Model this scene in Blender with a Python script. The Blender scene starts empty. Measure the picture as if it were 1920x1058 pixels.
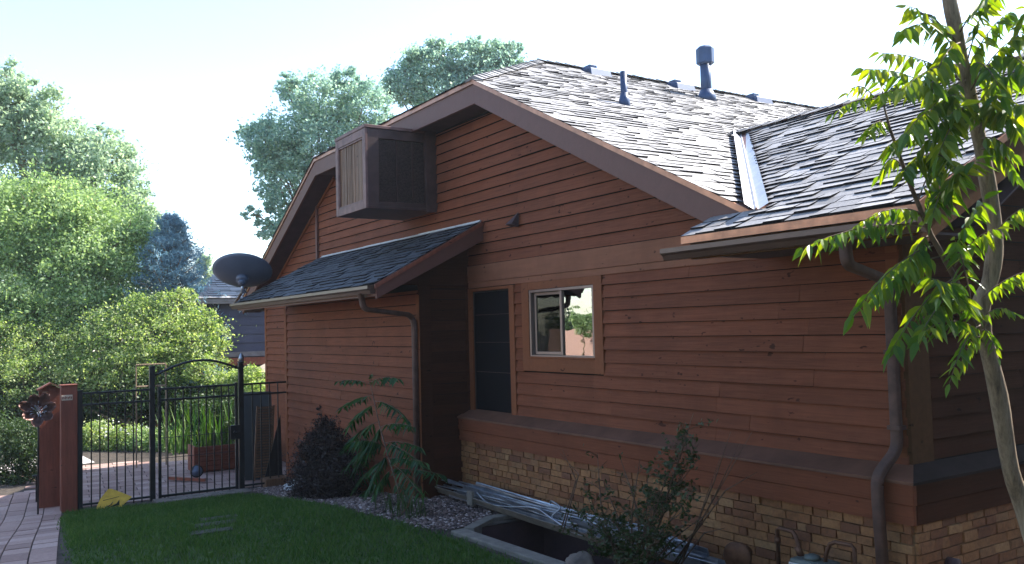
import bpy, math, random
import numpy as np
from mathutils import Vector, Matrix
random.seed(7); rng=np.random.default_rng(11)
R=math.radians
sc=bpy.context.scene
C=sc.collection

# ------------------------------------------------------------------ camera, sky, sun, exposure
CAM=(0,0,1.65)
def camrot(a,b,c):
    ca,sa,cb,sb,cc,s_=math.cos(a),math.sin(a),math.cos(b),math.sin(b),math.cos(c),math.sin(c)
    Rz=np.array([[ca,-sa,0],[sa,ca,0],[0,0,1]]); Rx=np.array([[1,0,0],[0,cb,-sb],[0,sb,cb]])
    Rr=np.array([[cc,-s_,0],[s_,cc,0],[0,0,1]]); B=np.array([[1,0,0],[0,0,-1],[0,1,0]],float)
    return Rr@Rx@B@Rz
CM=camrot(R(-57.271),R(-2.924),R(-1.525)); FPX=1648.5
cam=bpy.data.objects.new('camera',bpy.data.cameras.new('camera')); C.objects.link(cam)
m=Matrix(((CM[0][0],-CM[1][0],-CM[2][0],CAM[0]),(CM[0][1],-CM[1][1],-CM[2][1],CAM[1]),(CM[0][2],-CM[1][2],-CM[2][2],CAM[2]),(0,0,0,1)))
cam.matrix_world=m
cam.data.sensor_width=36; cam.data.lens=36*FPX/1920; cam.data.clip_start=.05; cam.data.clip_end=3000
sc.camera=cam
SUN_EL,SUN_AZ=45,85.0     # azimuth measured from +X towards +Y
w=bpy.data.worlds.new('World'); sc.world=w; w.use_nodes=True
nt=w.node_tree; nt.nodes.clear()
sky=nt.nodes.new('ShaderNodeTexSky'); sky.sky_type='NISHITA'; sky.sun_disc=False
sky.sun_elevation=R(SUN_EL); sky.sun_rotation=R(90-SUN_AZ); sky.altitude=300; sky.air_density=1.0; sky.dust_density=.7; sky.ozone_density=1.0
bg=nt.nodes.new('ShaderNodeBackground'); bg.inputs[1].default_value=.15
wo=nt.nodes.new('ShaderNodeOutputWorld'); nt.links.new(sky.outputs[0],bg.inputs[0]); nt.links.new(bg.outputs[0],wo.inputs[0])
sl=bpy.data.lights.new('sun','SUN'); sl.energy=4.6; sl.angle=R(.55); sl.color=(1,.95,.86)
so=bpy.data.objects.new('sun',sl); C.objects.link(so)
sd=Vector((math.cos(R(SUN_EL))*math.cos(R(SUN_AZ)),math.cos(R(SUN_EL))*math.sin(R(SUN_AZ)),math.sin(R(SUN_EL))))
so.rotation_euler=sd.to_track_quat('Z','Y').to_euler(); so.location=sd*40
sc.view_settings.view_transform='Standard'; sc.view_settings.look='None'; sc.view_settings.gamma=1
sc.view_settings.exposure=1.7

def at(px,py,d):      # point seen at photo pixel, d metres along the optical axis: used to lay out trees
    v=CM.T@np.array([(px-960)/FPX,(py-529)/FPX,1.]); return Vector((CAM[0]+v[0]*d,CAM[1]+v[1]*d,CAM[2]+v[2]*d))
def gz(x):
    t=min(max((-8-x)/4,0),1); t=t*t*(3-2*t)*.35+t*.65
    return -.05-.4*t

# ------------------------------------------------------------------ materials
def mat(name): 
    m=bpy.data.materials.new(name); m.use_nodes=True; return m,m.node_tree,m.node_tree.nodes['Principled BSDF']
def N(nt,t,**k):
    n=nt.nodes.new('ShaderNode'+t)
    for a,b in k.items(): setattr(n,a,b)
    return n
def coords(nt,scale=(1,1,1),gen='Object'):
    tc=N(nt,'TexCoord'); mp=N(nt,'Mapping'); mp.inputs['Scale'].default_value=scale
    nt.links.new(tc.outputs[gen],mp.inputs[0]); return mp.outputs[0]
def ramp(nt,src,stops):
    r=N(nt,'ValToRGB'); e=r.color_ramp.elements
    while len(e)<len(stops): e.new(.5)
    for i,(p,c) in enumerate(stops): e[i].position=p; e[i].color=(*c,1)
    nt.links.new(src,r.inputs[0]); return r.outputs[0]
def mixc(nt,f,a,b,mode='MIX'):
    x=N(nt,'Mix',data_type='RGBA',blend_type=mode)
    for s,v in ((x.inputs[0],f),(x.inputs[6],a),(x.inputs[7],b)):
        if hasattr(v,'default_value') or hasattr(v,'links'): nt.links.new(v,s)
        else: s.default_value=v if isinstance(v,(int,float)) else (*v,1)
    return x.outputs[2]
def noise(nt,vec,scale,detail=4,rough=.55):
    n=N(nt,'TexNoise'); n.inputs['Scale'].default_value=scale; n.inputs['Detail'].default_value=detail; n.inputs['Roughness'].default_value=rough
    if vec is not None: nt.links.new(vec,n.inputs['Vector'])
    return n.outputs[0]
def bump(nt,b,src,dist,strength=.6):
    n=N(nt,'Bump'); n.inputs['Strength'].default_value=strength; n.inputs['Distance'].default_value=dist
    nt.links.new(src,n.inputs['Height']); nt.links.new(n.outputs[0],b.inputs['Normal'])
def rnd(nt): return N(nt,'NewGeometry').outputs['Random Per Island']
def plain(name,col,rough=.6,metal=0,var=.25,scale=6,bd=.002,spec=.4):
    m,nt,b=mat(name); v=coords(nt)
    n=noise(nt,v,scale,6); c=ramp(nt,n,[(.3,tuple(x*(1-var) for x in col)),(.7,tuple(min(1,x*(1+var)) for x in col))])
    nt.links.new(c,b.inputs['Base Color']); b.inputs['Roughness'].default_value=rough; b.inputs['Metallic'].default_value=metal
    b.inputs['Specular IOR Level'].default_value=spec
    if bd: bump(nt,b,noise(nt,v,scale*9,4),bd)
    return m
def paintwood(name,col,gr=(1.2,1.2,30),var=.3,rough=.55,isl=.25,stain=True,spec=.35):
    """painted boards: tone per board, faint grain along it, worn and stained patches"""
    m,nt,b=mat(name); v=coords(nt,gr)
    g=noise(nt,v,3,8,.65); c=ramp(nt,g,[(.25,tuple(x*(1-var) for x in col)),(.75,tuple(x*(1+var) for x in col))])
    ri=ramp(nt,rnd(nt),[(0,(1-isl,)*3),(1,(1+isl*.6,)*3)]); c=mixc(nt,1.0,c,ri,'MULTIPLY')
    if stain:
        s=noise(nt,coords(nt,(1,1,.55)),2.3,7,.7)
        f=ramp(nt,s,[(.42,(0,0,0)),(.72,(1,1,1))]); bw=N(nt,'RGBToBW'); nt.links.new(f,bw.inputs[0])
        mm=N(nt,'Math',operation='MULTIPLY'); nt.links.new(bw.outputs[0],mm.inputs[0]); mm.inputs[1].default_value=.55
        c=mixc(nt,mm.outputs[0],c,tuple(x*.62 for x in col))
        s2=noise(nt,coords(nt,(.8,.8,9)),5,5,.7)
        f2=ramp(nt,s2,[(.62,(0,0,0)),(.75,(.4,.4,.4))]); bw2=N(nt,'RGBToBW'); nt.links.new(f2,bw2.inputs[0])
        c=mixc(nt,bw2.outputs[0],c,(col[0]*1.25,col[1]*1.5,col[2]*1.7))
    if stain:
        s3=noise(nt,coords(nt,(2.2,2.2,5)),4.5,2,.5); c=mixc(nt,1.0,c,ramp(nt,s3,[(.26,(.35,.33,.33)),(.30,(1,1,1))]),'MULTIPLY')
    nt.links.new(c,b.inputs['Base Color']); b.inputs['Roughness'].default_value=rough; b.inputs['Specular IOR Level'].default_value=spec
    bump(nt,b,noise(nt,v,6,8,.7),.004,.5)
    return m
def leafmat(name,cols,trans=.4,rough=.45,tint=(1.25,1.35,.5)):
    m,nt,b=mat(name); nt.nodes.remove(b); out=nt.nodes['Material Output']
    r=rnd(nt); v=coords(nt); n=noise(nt,v,.9,3)
    a=N(nt,'Math',operation='ADD'); nt.links.new(r,a.inputs[0]); nt.links.new(n,a.inputs[1])
    mu=N(nt,'Math',operation='MULTIPLY'); nt.links.new(a.outputs[0],mu.inputs[0]); mu.inputs[1].default_value=.62
    k=len(cols); c=ramp(nt,mu.outputs[0],[(.15+.75*i/(k-1),cc) for i,cc in enumerate(cols)])
    d=N(nt,'BsdfPrincipled'); nt.links.new(c,d.inputs['Base Color']); d.inputs['Roughness'].default_value=rough; d.inputs['Specular IOR Level'].default_value=.35
    t=N(nt,'BsdfTranslucent'); tc=mixc(nt,1.0,c,tint,'MULTIPLY'); nt.links.new(tc,t.inputs[0])
    mx=N(nt,'MixShader'); mx.inputs[0].default_value=trans
    nt.links.new(d.outputs[0],mx.inputs[1]); nt.links.new(t.outputs[0],mx.inputs[2]); nt.links.new(mx.outputs[0],out.inputs[0])
    return m

M={}
RED=(.180,.056,.0265)
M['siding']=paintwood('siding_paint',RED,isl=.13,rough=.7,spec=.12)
M['siding_side']=paintwood('siding_paint_shaded',(.060,.021,.011),rough=.85,spec=.04)  # siding colour darkened to carry the shade of the +X walls
M['trim']=paintwood('trim_paint',(.215,.074,.033),gr=(8,8,8),var=.1,isl=.08,rough=.7,spec=.12)
M['fascia']=paintwood('fascia_paint',(.12,.045,.032),gr=(3,3,3),var=.1,isl=.06,stain=False)
M['trim_light']=paintwood('faded_trim_paint',(.25,.100,.055),gr=(.8,8,8),var=.12,isl=.05,rough=.7,spec=.12)
M['trim_dark']=paintwood('shaded_trim_paint',(.10,.048,.022),gr=(8,8,8),var=.2,isl=.05,rough=.85,spec=.05)  # trim paint with the shade of the +X faces put into its colour
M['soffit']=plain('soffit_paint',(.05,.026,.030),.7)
M['ledge']=plain('ledge_cap_metal',(.12,.053,.032),.6,.0,spec=.25)
M['ledge_side']=plain('shaded_ledge_metal',(.028,.021,.020),.9,.0,spec=.03)  # darker copy of the ledge: shade on the +X side is in the colour
M['gutter']=plain('gutter_metal',(.09,.05,.037),.38,.35,.15,4,0,.5)
M['downspout']=plain('downspout_metal',(.085,.042,.030),.75,.05,.35,14,.001,.5)
M['drip']=plain('drip_edge_metal',(.34,.15,.085),.35,.6,.35,9,.001,.6)
M['flash']=plain('flashing_metal',(.42,.42,.44),.42,.25,.15,10,.002,.6)
M['ventmetal']=plain('vent_paint',(.03,.055,.12),.45,.3,.2,8,0,.5)
M['black']=plain('black_paint',(.012,.012,.013),.42,.2,.3,10,0,.5)
M['dark']=plain('dark_void',(.01,.01,.011),.9,0,.1,2,0,.1)
M['concrete']=plain('grey_timber',(.17,.150,.125),.85,0,.3,12,.004)
M['redwood']=paintwood('red_stained_wood',(.20,.055,.030),gr=(9,9,1),var=.4)
M['coolerframe']=plain('cooler_frame_paint',(.16,.085,.075),.55,.2,.3,11,.002)
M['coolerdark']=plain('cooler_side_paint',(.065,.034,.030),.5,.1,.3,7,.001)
M['mesh']=plain('cooler_pad_mesh',(.06,.045,.042),.7,0,.8,60,.006)
M['pad']=paintwood('cooler_pad_fibre',(.19,.095,.05),gr=(30,30,1.5),var=.5,isl=.3)
M['dish']=plain('dish_enamel',(.09,.115,.17),.45,.1,.1,3,0,.5)
M['alu']=plain('old_aluminium',(.30,.32,.36),.33,.75,.4,9,.002,.6)
M['copper']=plain('rusty_pipe',(.13,.06,.035),.55,.5,.4,20,.001)
M['meter']=plain('meter_paint',(.10,.12,.11),.5,.2,.3,12,.001)
M['white']=plain('white_label',(.6,.6,.58),.6,0,.05,5,0)
M['yellow']=plain('yellow_plastic',(.55,.33,.02),.5,0,.2,12,.001)
M['blue']=plain('neighbour_siding',(.055,.055,.085),.8,0,.15,3,.002)
M['palefascia']=plain('neighbour_fascia',(.16,.14,.14),.7)
M['tan']=plain('tan_canvas',(.5,.4,.3),.8)
M['stone']=plain('stone',(.15,.12,.10),.85,0,.4,8,.01)
M['darkstone']=plain('dark_stone',(.05,.048,.036),.9,0,.4,14,.006)
M['palestone']=plain('pale_stone_path',(.55,.50,.47),.9,0,.15,6,.004)
M['stucco']=plain('pink_stucco',(.42,.26,.21),.85,0,.08,8,.004)
M['bark']=None
# bark
m_,nt,b=mat('bark'); v=coords(nt,(7,7,1.1)); n=noise(nt,v,5,10,.7)
nt.links.new(ramp(nt,n,[(.3,(.05,.033,.02)),(.48,(.22,.155,.095)),(.7,(.38,.28,.18))]),b.inputs['Base Color']); b.inputs['Roughness'].default_value=.9; bump(nt,b,n,.02,.9); M['bark']=m_
m_,nt,b=mat('twig'); n=noise(nt,coords(nt),20,5)
nt.links.new(ramp(nt,n,[(.3,(.05,.03,.02)),(.8,(.20,.12,.07))]),b.inputs['Base Color']); b.inputs['Roughness'].default_value=.8; M['twig']=m_
# shingles
def shinglemat(name,c1,c2,rough):
    m_,nt,b=mat(name); v=coords(nt)
    c=ramp(nt,rnd(nt),[(0,c1),(.55,tuple((a+d)/2 for a,d in zip(c1,c2))),(1,c2)])
    n=noise(nt,v,60,5,.8); c=mixc(nt,.55,c,ramp(nt,n,[(.35,(.1,.1,.1)),(.65,(1,1,1))]),'MULTIPLY')
    n2=noise(nt,v,1.1,5,.6); c=mixc(nt,.5,c,ramp(nt,n2,[(.35,(.6,.58,.56)),(.65,(1,1,1))]),'MULTIPLY')
    nt.links.new(c,b.inputs['Base Color']); b.inputs['Roughness'].default_value=rough; b.inputs['Specular IOR Level'].default_value=.65
    bump(nt,b,n,.004,.7); return m_
M['shingle']=shinglemat('asphalt_shingle',(.22,.205,.20),(.45,.425,.42),.6)
M['shingle2']=shinglemat('dark_asphalt_shingle',(.022,.026,.036),(.055,.062,.08),.75)
M['shingle_edge']=plain('shingle_cut_edge_shade',(.016,.015,.017),.9,0,.4,30,0,.1)  # dark cut edges, near black to stand in for shadow between courses
# brick
m_,nt,b=mat('brick_veneer'); v=coords(nt)
c=ramp(nt,rnd(nt),[(0,(.17,.060,.024)),(.2,(.24,.090,.033)),(.5,(.31,.132,.046)),(.75,(.36,.165,.060)),(.9,(.27,.125,.050)),(1,(.42,.22,.09))])
n=noise(nt,v,38,7,.7); c=mixc(nt,.65,c,ramp(nt,n,[(.3,(.3,.27,.25)),(.65,(1,1,1))]),'MULTIPLY')
nt.links.new(c,b.inputs['Base Color']); b.inputs['Roughness'].default_value=.85; bump(nt,b,n,.006,.8); M['brick']=m_
M['mortar']=plain('mortar',(.20,.115,.055),.9,0,.25,20,.004)
# pavers
m_,nt,b=mat('paver'); v=coords(nt); c=ramp(nt,rnd(nt),[(0,(.25,.15,.125)),(.5,(.33,.21,.175)),(1,(.42,.29,.25))])
n=noise(nt,v,30,7,.7); c=mixc(nt,.5,c,ramp(nt,n,[(.3,(.4,.38,.36)),(.65,(1,1,1))]),'MULTIPLY'); nt.links.new(c,b.inputs['Base Color']); b.inputs['Roughness'].default_value=.85; bump(nt,b,n,.004,.6); M['paver']=m_
# soil / pebbles / grass
M['soil']=plain('soil',(.055,.042,.033),.95,0,.5,14,.02)
m_,nt,b=mat('pebble'); c=ramp(nt,rnd(nt),[(0,(.05,.035,.035)),(.5,(.13,.085,.075)),(.8,(.22,.15,.13)),(1,(.48,.40,.37))]); nt.links.new(c,b.inputs['Base Color']); b.inputs['Roughness'].default_value=.6; M['pebble']=m_
M['lawn']=plain('lawn_thatch',(.035,.062,.012),.95,0,.5,5,.02)
M['grass']=leafmat('grass_blade',[(.020,.065,.008),(.04,.11,.014),(.09,.15,.03)],.3,.6)
M['ailanthus']=leafmat('sumac_leaf',[(.035,.12,.014),(.08,.19,.02),(.19,.29,.03)],.6,.35,(2.1,1.5,.2))
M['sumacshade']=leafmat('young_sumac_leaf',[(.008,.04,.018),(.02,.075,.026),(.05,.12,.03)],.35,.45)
M['barberry']=leafmat('barberry_leaf',[(.008,.005,.006),(.016,.009,.010),(.030,.017,.014)],.15,.5,(1.3,.8,.6))
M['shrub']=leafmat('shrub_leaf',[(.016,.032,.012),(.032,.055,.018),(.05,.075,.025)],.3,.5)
M['t_pale']=leafmat('pale_tree_leaf',[(.18,.27,.22),(.32,.43,.34),(.52,.60,.46)],.6,.5,(1.1,1.15,.8))
M['t_yel']=leafmat('yellow_green_leaf',[(.12,.20,.08),(.24,.35,.15),(.45,.56,.32)],.55,.5,(1.15,1.2,.7))
M['t_blue']=leafmat('spruce_needle',[(.09,.18,.20),(.18,.31,.35),(.33,.47,.50)],.5,.5,(.8,1,1.2))
M['t_aspen']=leafmat('aspen_leaf',[(.17,.28,.27),(.30,.44,.40),(.52,.62,.48)],.6,.45,(1.0,1.1,.9))
M['t_bush']=leafmat('bush_leaf',[(.05,.11,.03),(.19,.28,.09),(.54,.58,.34)],.5,.5)
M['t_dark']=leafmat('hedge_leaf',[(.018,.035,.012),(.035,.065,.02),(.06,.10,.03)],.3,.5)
M['petal']=leafmat('white_flower',[(.5,.5,.48),(.7,.7,.66),(.8,.8,.75)],.3,.5,(1,1,1))
M['flowermetal']=plain('bronze_metal',(.11,.055,.045),.4,.55,.4,14,0,.6)
# glass
m_,nt,b=mat('window_glass'); nt.nodes.remove(b); o=nt.nodes['Material Output']
gl=N(nt,'BsdfGlossy'); gl.inputs['Roughness'].default_value=.012; gl.inputs[0].default_value=(.95,.96,.95,1)
tr=N(nt,'BsdfTransparent'); tr.inputs[0].default_value=(.55,.6,.55,1)
lw=N(nt,'Fresnel'); lw.inputs[0].default_value=4.5; mx=N(nt,'MixShader'); nt.links.new(lw.outputs[0],mx.inputs[0]); nt.links.new(tr.outputs[0],mx.inputs[1]); nt.links.new(gl.outputs[0],mx.inputs[2])
wn=noise(nt,coords(nt,(1,1,3)),2.2,2); bn=N(nt,'Bump'); bn.inputs['Strength'].default_value=.12; bn.inputs['Distance'].default_value=.01; nt.links.new(wn,bn.inputs['Height']); nt.links.new(bn.outputs[0],gl.inputs['Normal'])
nt.links.new(mx.outputs[0],o.inputs[0]); M['glass']=m_
M['glass_dim']=None
m2=M['glass'].copy(); m2.name='screened_glass'; m2.node_tree.nodes['Fresnel'].inputs[0].default_value=1.25
for q in m2.node_tree.nodes:
    if q.type=='BSDF_TRANSPARENT': q.inputs[0].default_value=(.5,.56,.48,1)
M['glass_dim']=m2
M['screen']=plain('insect_screen',(.006,.006,.008),.7,0,.15,4,0,.08)
M['blind']=plain('green_blind',(.5,.6,.42),.6,0,.15,5,0)
M['winframe']=plain('window_frame_metal',(.24,.17,.14),.4,.4,.1,5,0)

# ------------------------------------------------------------------ mesh builder
class MB:
    def __init__(s): s.v=[];s.f=[];s.m=[]
    def add(s,vs,fs):
        o=len(s.v); s.v.extend([tuple(map(float,p)) for p in vs]); s.f.extend([tuple(i+o for i in f) for f in fs]); return s
    def box(s,a,b):
        x0,x1=sorted((a[0],b[0]));y0,y1=sorted((a[1],b[1]));z0,z1=sorted((a[2],b[2]))
        return s.add([(x0,y0,z0),(x1,y0,z0),(x1,y1,z0),(x0,y1,z0),(x0,y0,z1),(x1,y0,z1),(x1,y1,z1),(x0,y1,z1)],
          [(0,3,2,1),(4,5,6,7),(0,1,5,4),(1,2,6,5),(2,3,7,6),(3,0,4,7)])
    def prism(s,poly,d):       # planar polygon (3D points) extruded by vector d
        n=len(poly); P=[Vector(p) for p in poly]; Q=[p+Vector(d) for p in P]
        return s.add([*P,*Q],[tuple(range(n))[::-1],tuple(range(n,2*n))]+[(i,(i+1)%n,n+(i+1)%n,n+i) for i in range(n)])
    def tube(s,pts,r,n=8,cap=True):
        P=[Vector(p) for p in pts]; rs=r if hasattr(r,'__len__') else [r]*len(P)
        T=(P[1]-P[0]).normalized(); u=T.orthogonal().normalized(); rings=[]
        for i,p in enumerate(P):
            t=(P[min(i+1,len(P)-1)]-P[max(i-1,0)]).normalized(); u=(u-t*u.dot(t)).normalized(); w=t.cross(u)
            rings.append([p+(u*math.cos(2*math.pi*k/n)+w*math.sin(2*math.pi*k/n))*rs[i] for k in range(n)])
        fs=[(i*n+k,i*n+(k+1)%n,(i+1)*n+(k+1)%n,(i+1)*n+k) for i in range(len(P)-1) for k in range(n)]
        if cap: fs+= [tuple(range(n))[::-1],tuple((len(P)-1)*n+k for k in range(n))]
        return s.add([q for r_ in rings for q in r_],fs)
    def sweep(s,pts,prof,up=(0,0,1)):   # rectangular/any closed profile (a,b) swept, a = sideways, b = towards up
        P=[Vector(p) for p in pts]; n=len(prof); vs=[]; up=Vector(up)
        for i,p in enumerate(P):
            t=(P[min(i+1,len(P)-1)]-P[max(i-1,0)]).normalized(); a=t.cross(up).normalized(); b=a.cross(t).normalized()
            vs+=[p+a*x+b*y for x,y in prof]
        fs=[(i*n+k,i*n+(k+1)%n,(i+1)*n+(k+1)%n,(i+1)*n+k) for i in range(len(P)-1) for k in range(n)]
        fs+=[tuple(range(n))[::-1],tuple((len(P)-1)*n+k for k in range(n))]
        return s.add(vs,fs)
    def build(s,name,m,parent=None,smooth=False,bevel=0):
        me=bpy.data.meshes.new(name); me.from_pydata(s.v,[],s.f); me.update(); me.materials.append(M[m] if isinstance(m,str) else m)
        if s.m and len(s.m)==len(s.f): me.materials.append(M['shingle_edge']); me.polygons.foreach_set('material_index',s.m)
        if smooth: me.polygons.foreach_set('use_smooth',[True]*len(me.polygons))
        o=bpy.data.objects.new(name,me); C.objects.link(o)
        if parent: o.parent=parent; o.matrix_parent_inverse=parent.matrix_basis.inverted()
        if bevel:
            md=o.modifiers.new('bevel','BEVEL'); md.width=bevel; md.segments=2; md.limit_method='ANGLE'
        return o
def npmesh(name,verts,quads,m,parent=None,k=4):
    me=bpy.data.meshes.new(name); nv=len(verts); nf=len(quads)
    me.vertices.add(nv); me.vertices.foreach_set('co',verts.astype(np.float32).ravel())
    me.loops.add(nf*k); me.loops.foreach_set('vertex_index',quads.astype(np.int32).ravel())
    me.polygons.add(nf); me.polygons.foreach_set('loop_start',np.arange(0,nf*k,k,dtype=np.int32)); me.polygons.foreach_set('loop_total',np.full(nf,k,dtype=np.int32))
    me.update(calc_edges=True); me.materials.append(M[m]); o=bpy.data.objects.new(name,me); C.objects.link(o)
    if parent: o.parent=parent; o.matrix_parent_inverse=parent.matrix_basis.inverted()
    return o
def tag(o,label=None,cat=None,group=None,kind=None):
    for k,v in (('label',label),('category',cat),('group',group),('kind',kind)):
        if v: o[k]=v
    return o
def thing(name,label,cat,loc=(0,0,0),group=None):
    o=bpy.data.objects.new(name,None); C.objects.link(o); o.location=loc; o.empty_display_size=.2; bpy.context.view_layer.update() if False else None
    o.matrix_basis=Matrix.Translation(loc); return tag(o,label,cat,group)

# ------------------------------------------------------------------ siding and shingles
def siding(mb,O,u,n,z0,z1,e,span,openings=(),j=.0016,t=.019,gap=.0018):
    """lapped boards on the vertical plane through O with horizontal direction u and outward normal n"""
    O=Vector(O);u=Vector(u);n=Vector(n); z=z0
    def P(a,zz,o): return (O.x+u.x*a+n.x*o,O.y+u.y*a+n.y*o,zz)
    while z<z1-.004:
        zt=min(z+e,z1); lo=span(z+.001); hi=span(zt)
        if lo:
            hi=hi or ((lo[0]+lo[1])/2,)*2
            cuts=[]; segs=[(lo[0],lo[1],hi[0],hi[1])]
            for (a0,a1,b0,b1) in openings:
                if b0<zt-.004 and b1>z+.004:
                    ns=[]
                    for (p,q,r,s_) in segs:
                        if a1<=p or a0>=q: ns.append((p,q,r,s_)); continue
                        if a0-p>.02: ns.append((p,a0,r,a0))
                        if q-a1>.02: ns.append((a1,q,a1,s_))
                    segs=ns
            for (p,q,r,s_) in segs:
                xs=[p]; 
                while q-xs[-1]>2.6:
                    nx=xs[-1]+random.uniform(.9,2.2)
                    if q-nx<.4: break
                    xs.append(nx)
                xs.append(q)
                for i in range(len(xs)-1):
                    a,b=xs[i],xs[i+1]; at_=r if i==0 else a; bt=s_ if i==len(xs)-2 else b
                    if i>0: a+=.0025; at_+=.0025
                    ja,jb=random.uniform(-j,j),random.uniform(-j,j); tt=t*random.uniform(.85,1.2)
                    zi=z+.002
                    # split each board so that its edge can wander a little
                    k=max(2,int((b-a)/.5)); vs=[];fs=[]
                    for h in range(k+1):
                        f=h/k; A=a+(b-a)*f; B=at_+(bt-at_)*f; dz=ja+(jb-ja)*f+(random.uniform(-j,j)*.9 if 0<h<k else 0); do=random.uniform(0,.0022)
                        vs+=[P(A,zi+dz+.010,.001),P(A,zi+dz,tt+do),P(B,zt-gap+random.uniform(-.001,.001),.0025)]
                    for h in range(k):
                        o=h*3; fs+=[(o,o+1,o+4,o+3),(o+1,o+2,o+5,o+4)]
                    fs+=[(0,2,1),(3*k,3*k+1,3*k+2)]
                    mb.add(vs,fs)
        z+=e
def shingles(mb,O,u,v,n,v0,v1,e,span,wmin=.13,wmax=.3,t=.012,j=.3):
    O=Vector(O);u=Vector(u).normalized();v=Vector(v).normalized();n=Vector(n).normalized(); r=v0; row=0
    def P(a,b,h): return O+u*a+v*b+n*h
    while r<v1:
        sp=span(r+e*.5)
        if sp and sp[1]-sp[0]>.03:
            a=sp[0]-random.uniform(0,wmax)*.0
            while a<sp[1]-.01:
                w_=random.uniform(wmin,wmax)
                if a==sp[0]: w_*=random.uniform(.4,1)
                b=min(a+w_,sp[1]); g=.003
                th=t*random.uniform(.6,1.5); d0=random.uniform(-e*.07,e*.05); d1=d0+random.uniform(-e*.05,e*.05)
                top=min(r+e*1.12,v1+e*.1); l0,l1=random.uniform(0,.004),random.uniform(0,.004)
                l0=0; q_=random.random(); th*=(.35 if q_<.3 else 1.0); vs=[P(a+g,r+d0,.0),P(b-g,r+d1,.0),P(b-g,r+d1,th+l1),P(a+g,r+d0,th+l0),P(b-g,top,.003),P(a+g,top,.003)]
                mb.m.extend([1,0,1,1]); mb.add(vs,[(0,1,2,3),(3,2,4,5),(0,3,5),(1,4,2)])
                a=b
        r+=e; row+=1
# ------------------------------------------------------------------ leaves
def rot_frames(n,up=.6):
    nz=rng.normal(size=(n,3)); nz[:,2]=np.abs(nz[:,2])+up; nz/=np.linalg.norm(nz,axis=1)[:,None]
    a=rng.normal(size=(n,3)); a-=nz*(a*nz).sum(1)[:,None]; a/=np.linalg.norm(a,axis=1)[:,None]
    return a,np.cross(nz,a),nz
def leafcards(P,size,asp=.6,up=.5,fold=.25):
    n=len(P); a,b,c=rot_frames(n,up); s=size*rng.uniform(.6,1.35,n)[:,None]
    V=np.empty((n,4,3)); V[:,0]=P-a*s*.5; V[:,1]=P+b*s*asp*.5+c*s*fold*.3; V[:,2]=P+a*s*.5; V[:,3]=P-b*s*asp*.5+c*s*fold*.3
    return V.reshape(-1,3),np.arange(n*4).reshape(n,4)
def crown_points(lobes,nleaf,clump=.17,shell=.45,perclump=60):
    vol=np.array([l[3]**2 for l in lobes]); vol=vol/vol.sum(); out=[]
    for l,f in zip(lobes,vol):
        nl=int(nleaf*f); nc=max(4,nl//perclump)
        d=rng.normal(size=(nc,3)); d/=np.linalg.norm(d,axis=1)[:,None]
        rr=l[3]*rng.uniform(shell,1.05,nc)**.8
        c=np.array(l[:3])+d*rr[:,None]*np.array([1,1,l[4] if len(l)>4 else .85])
        idx=rng.integers(0,nc,nl); sig=l[3]*clump*rng.uniform(.5,1.3,nc)
        el=rng.uniform(.5,1.6,(nc,3)); out.append(c[idx]+rng.normal(size=(nl,3))*sig[idx][:,None]*el[idx]*np.array([1,1,.7]))
    return np.concatenate(out)
def tree(name,label,cat,base,lobes,nleaf,size,m,group=None,trunk_r=.16,clump=.17,perclump=60,asp=.6,shell=.45,bark='bark'):
    """lobes: (x,y,z,r) in world space"""
    t=thing(name,label,cat,base,group)
    P=crown_points(lobes,nleaf,clump,shell,perclump); V,Q=leafcards(P,size,asp,.1); npmesh('crown',V,Q,m,t)
    mb=MB(); b=Vector(base); cx=sum((Vector(l[:3])*l[3] for l in lobes),Vector())/sum(l[3] for l in lobes)
    top=max(l[2] for l in lobes); mid=Vector((cx.x,cx.y,b.z+(cx.z-b.z)*.75))
    pts=[b,b.lerp(mid,.35)+Vector((random.uniform(-.1,.1),random.uniform(-.1,.1),0)),b.lerp(mid,.7),mid,Vector((cx.x,cx.y,mid.z+(top-mid.z)*.6))]
    mb.tube(pts,[trunk_r,trunk_r*.8,trunk_r*.65,trunk_r*.5,trunk_r*.15],8)
    for l in lobes:
        s=pts[1].lerp(mid,random.uniform(.3,1.)); e=Vector(l[:3]); q=s.lerp(e,.5)+Vector((0,0,.12*(e-s).length))
        mb.tube([s,q,e,e+Vector((random.uniform(-.3,.3),random.uniform(-.3,.3),.45))*l[3]],[trunk_r*.4,trunk_r*.28,trunk_r*.16,trunk_r*.05],6)
        for k in range(5):
            d=Vector(rng.normal(size=3)).normalized()*l[3]*.85; mb.tube([e.lerp(q,.3),e+d*.5+Vector((0,0,.1*l[3])),e+d],[trunk_r*.13,trunk_r*.08,trunk_r*.02],5)
    mb.build('trunk',bark,t,True); return t
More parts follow.
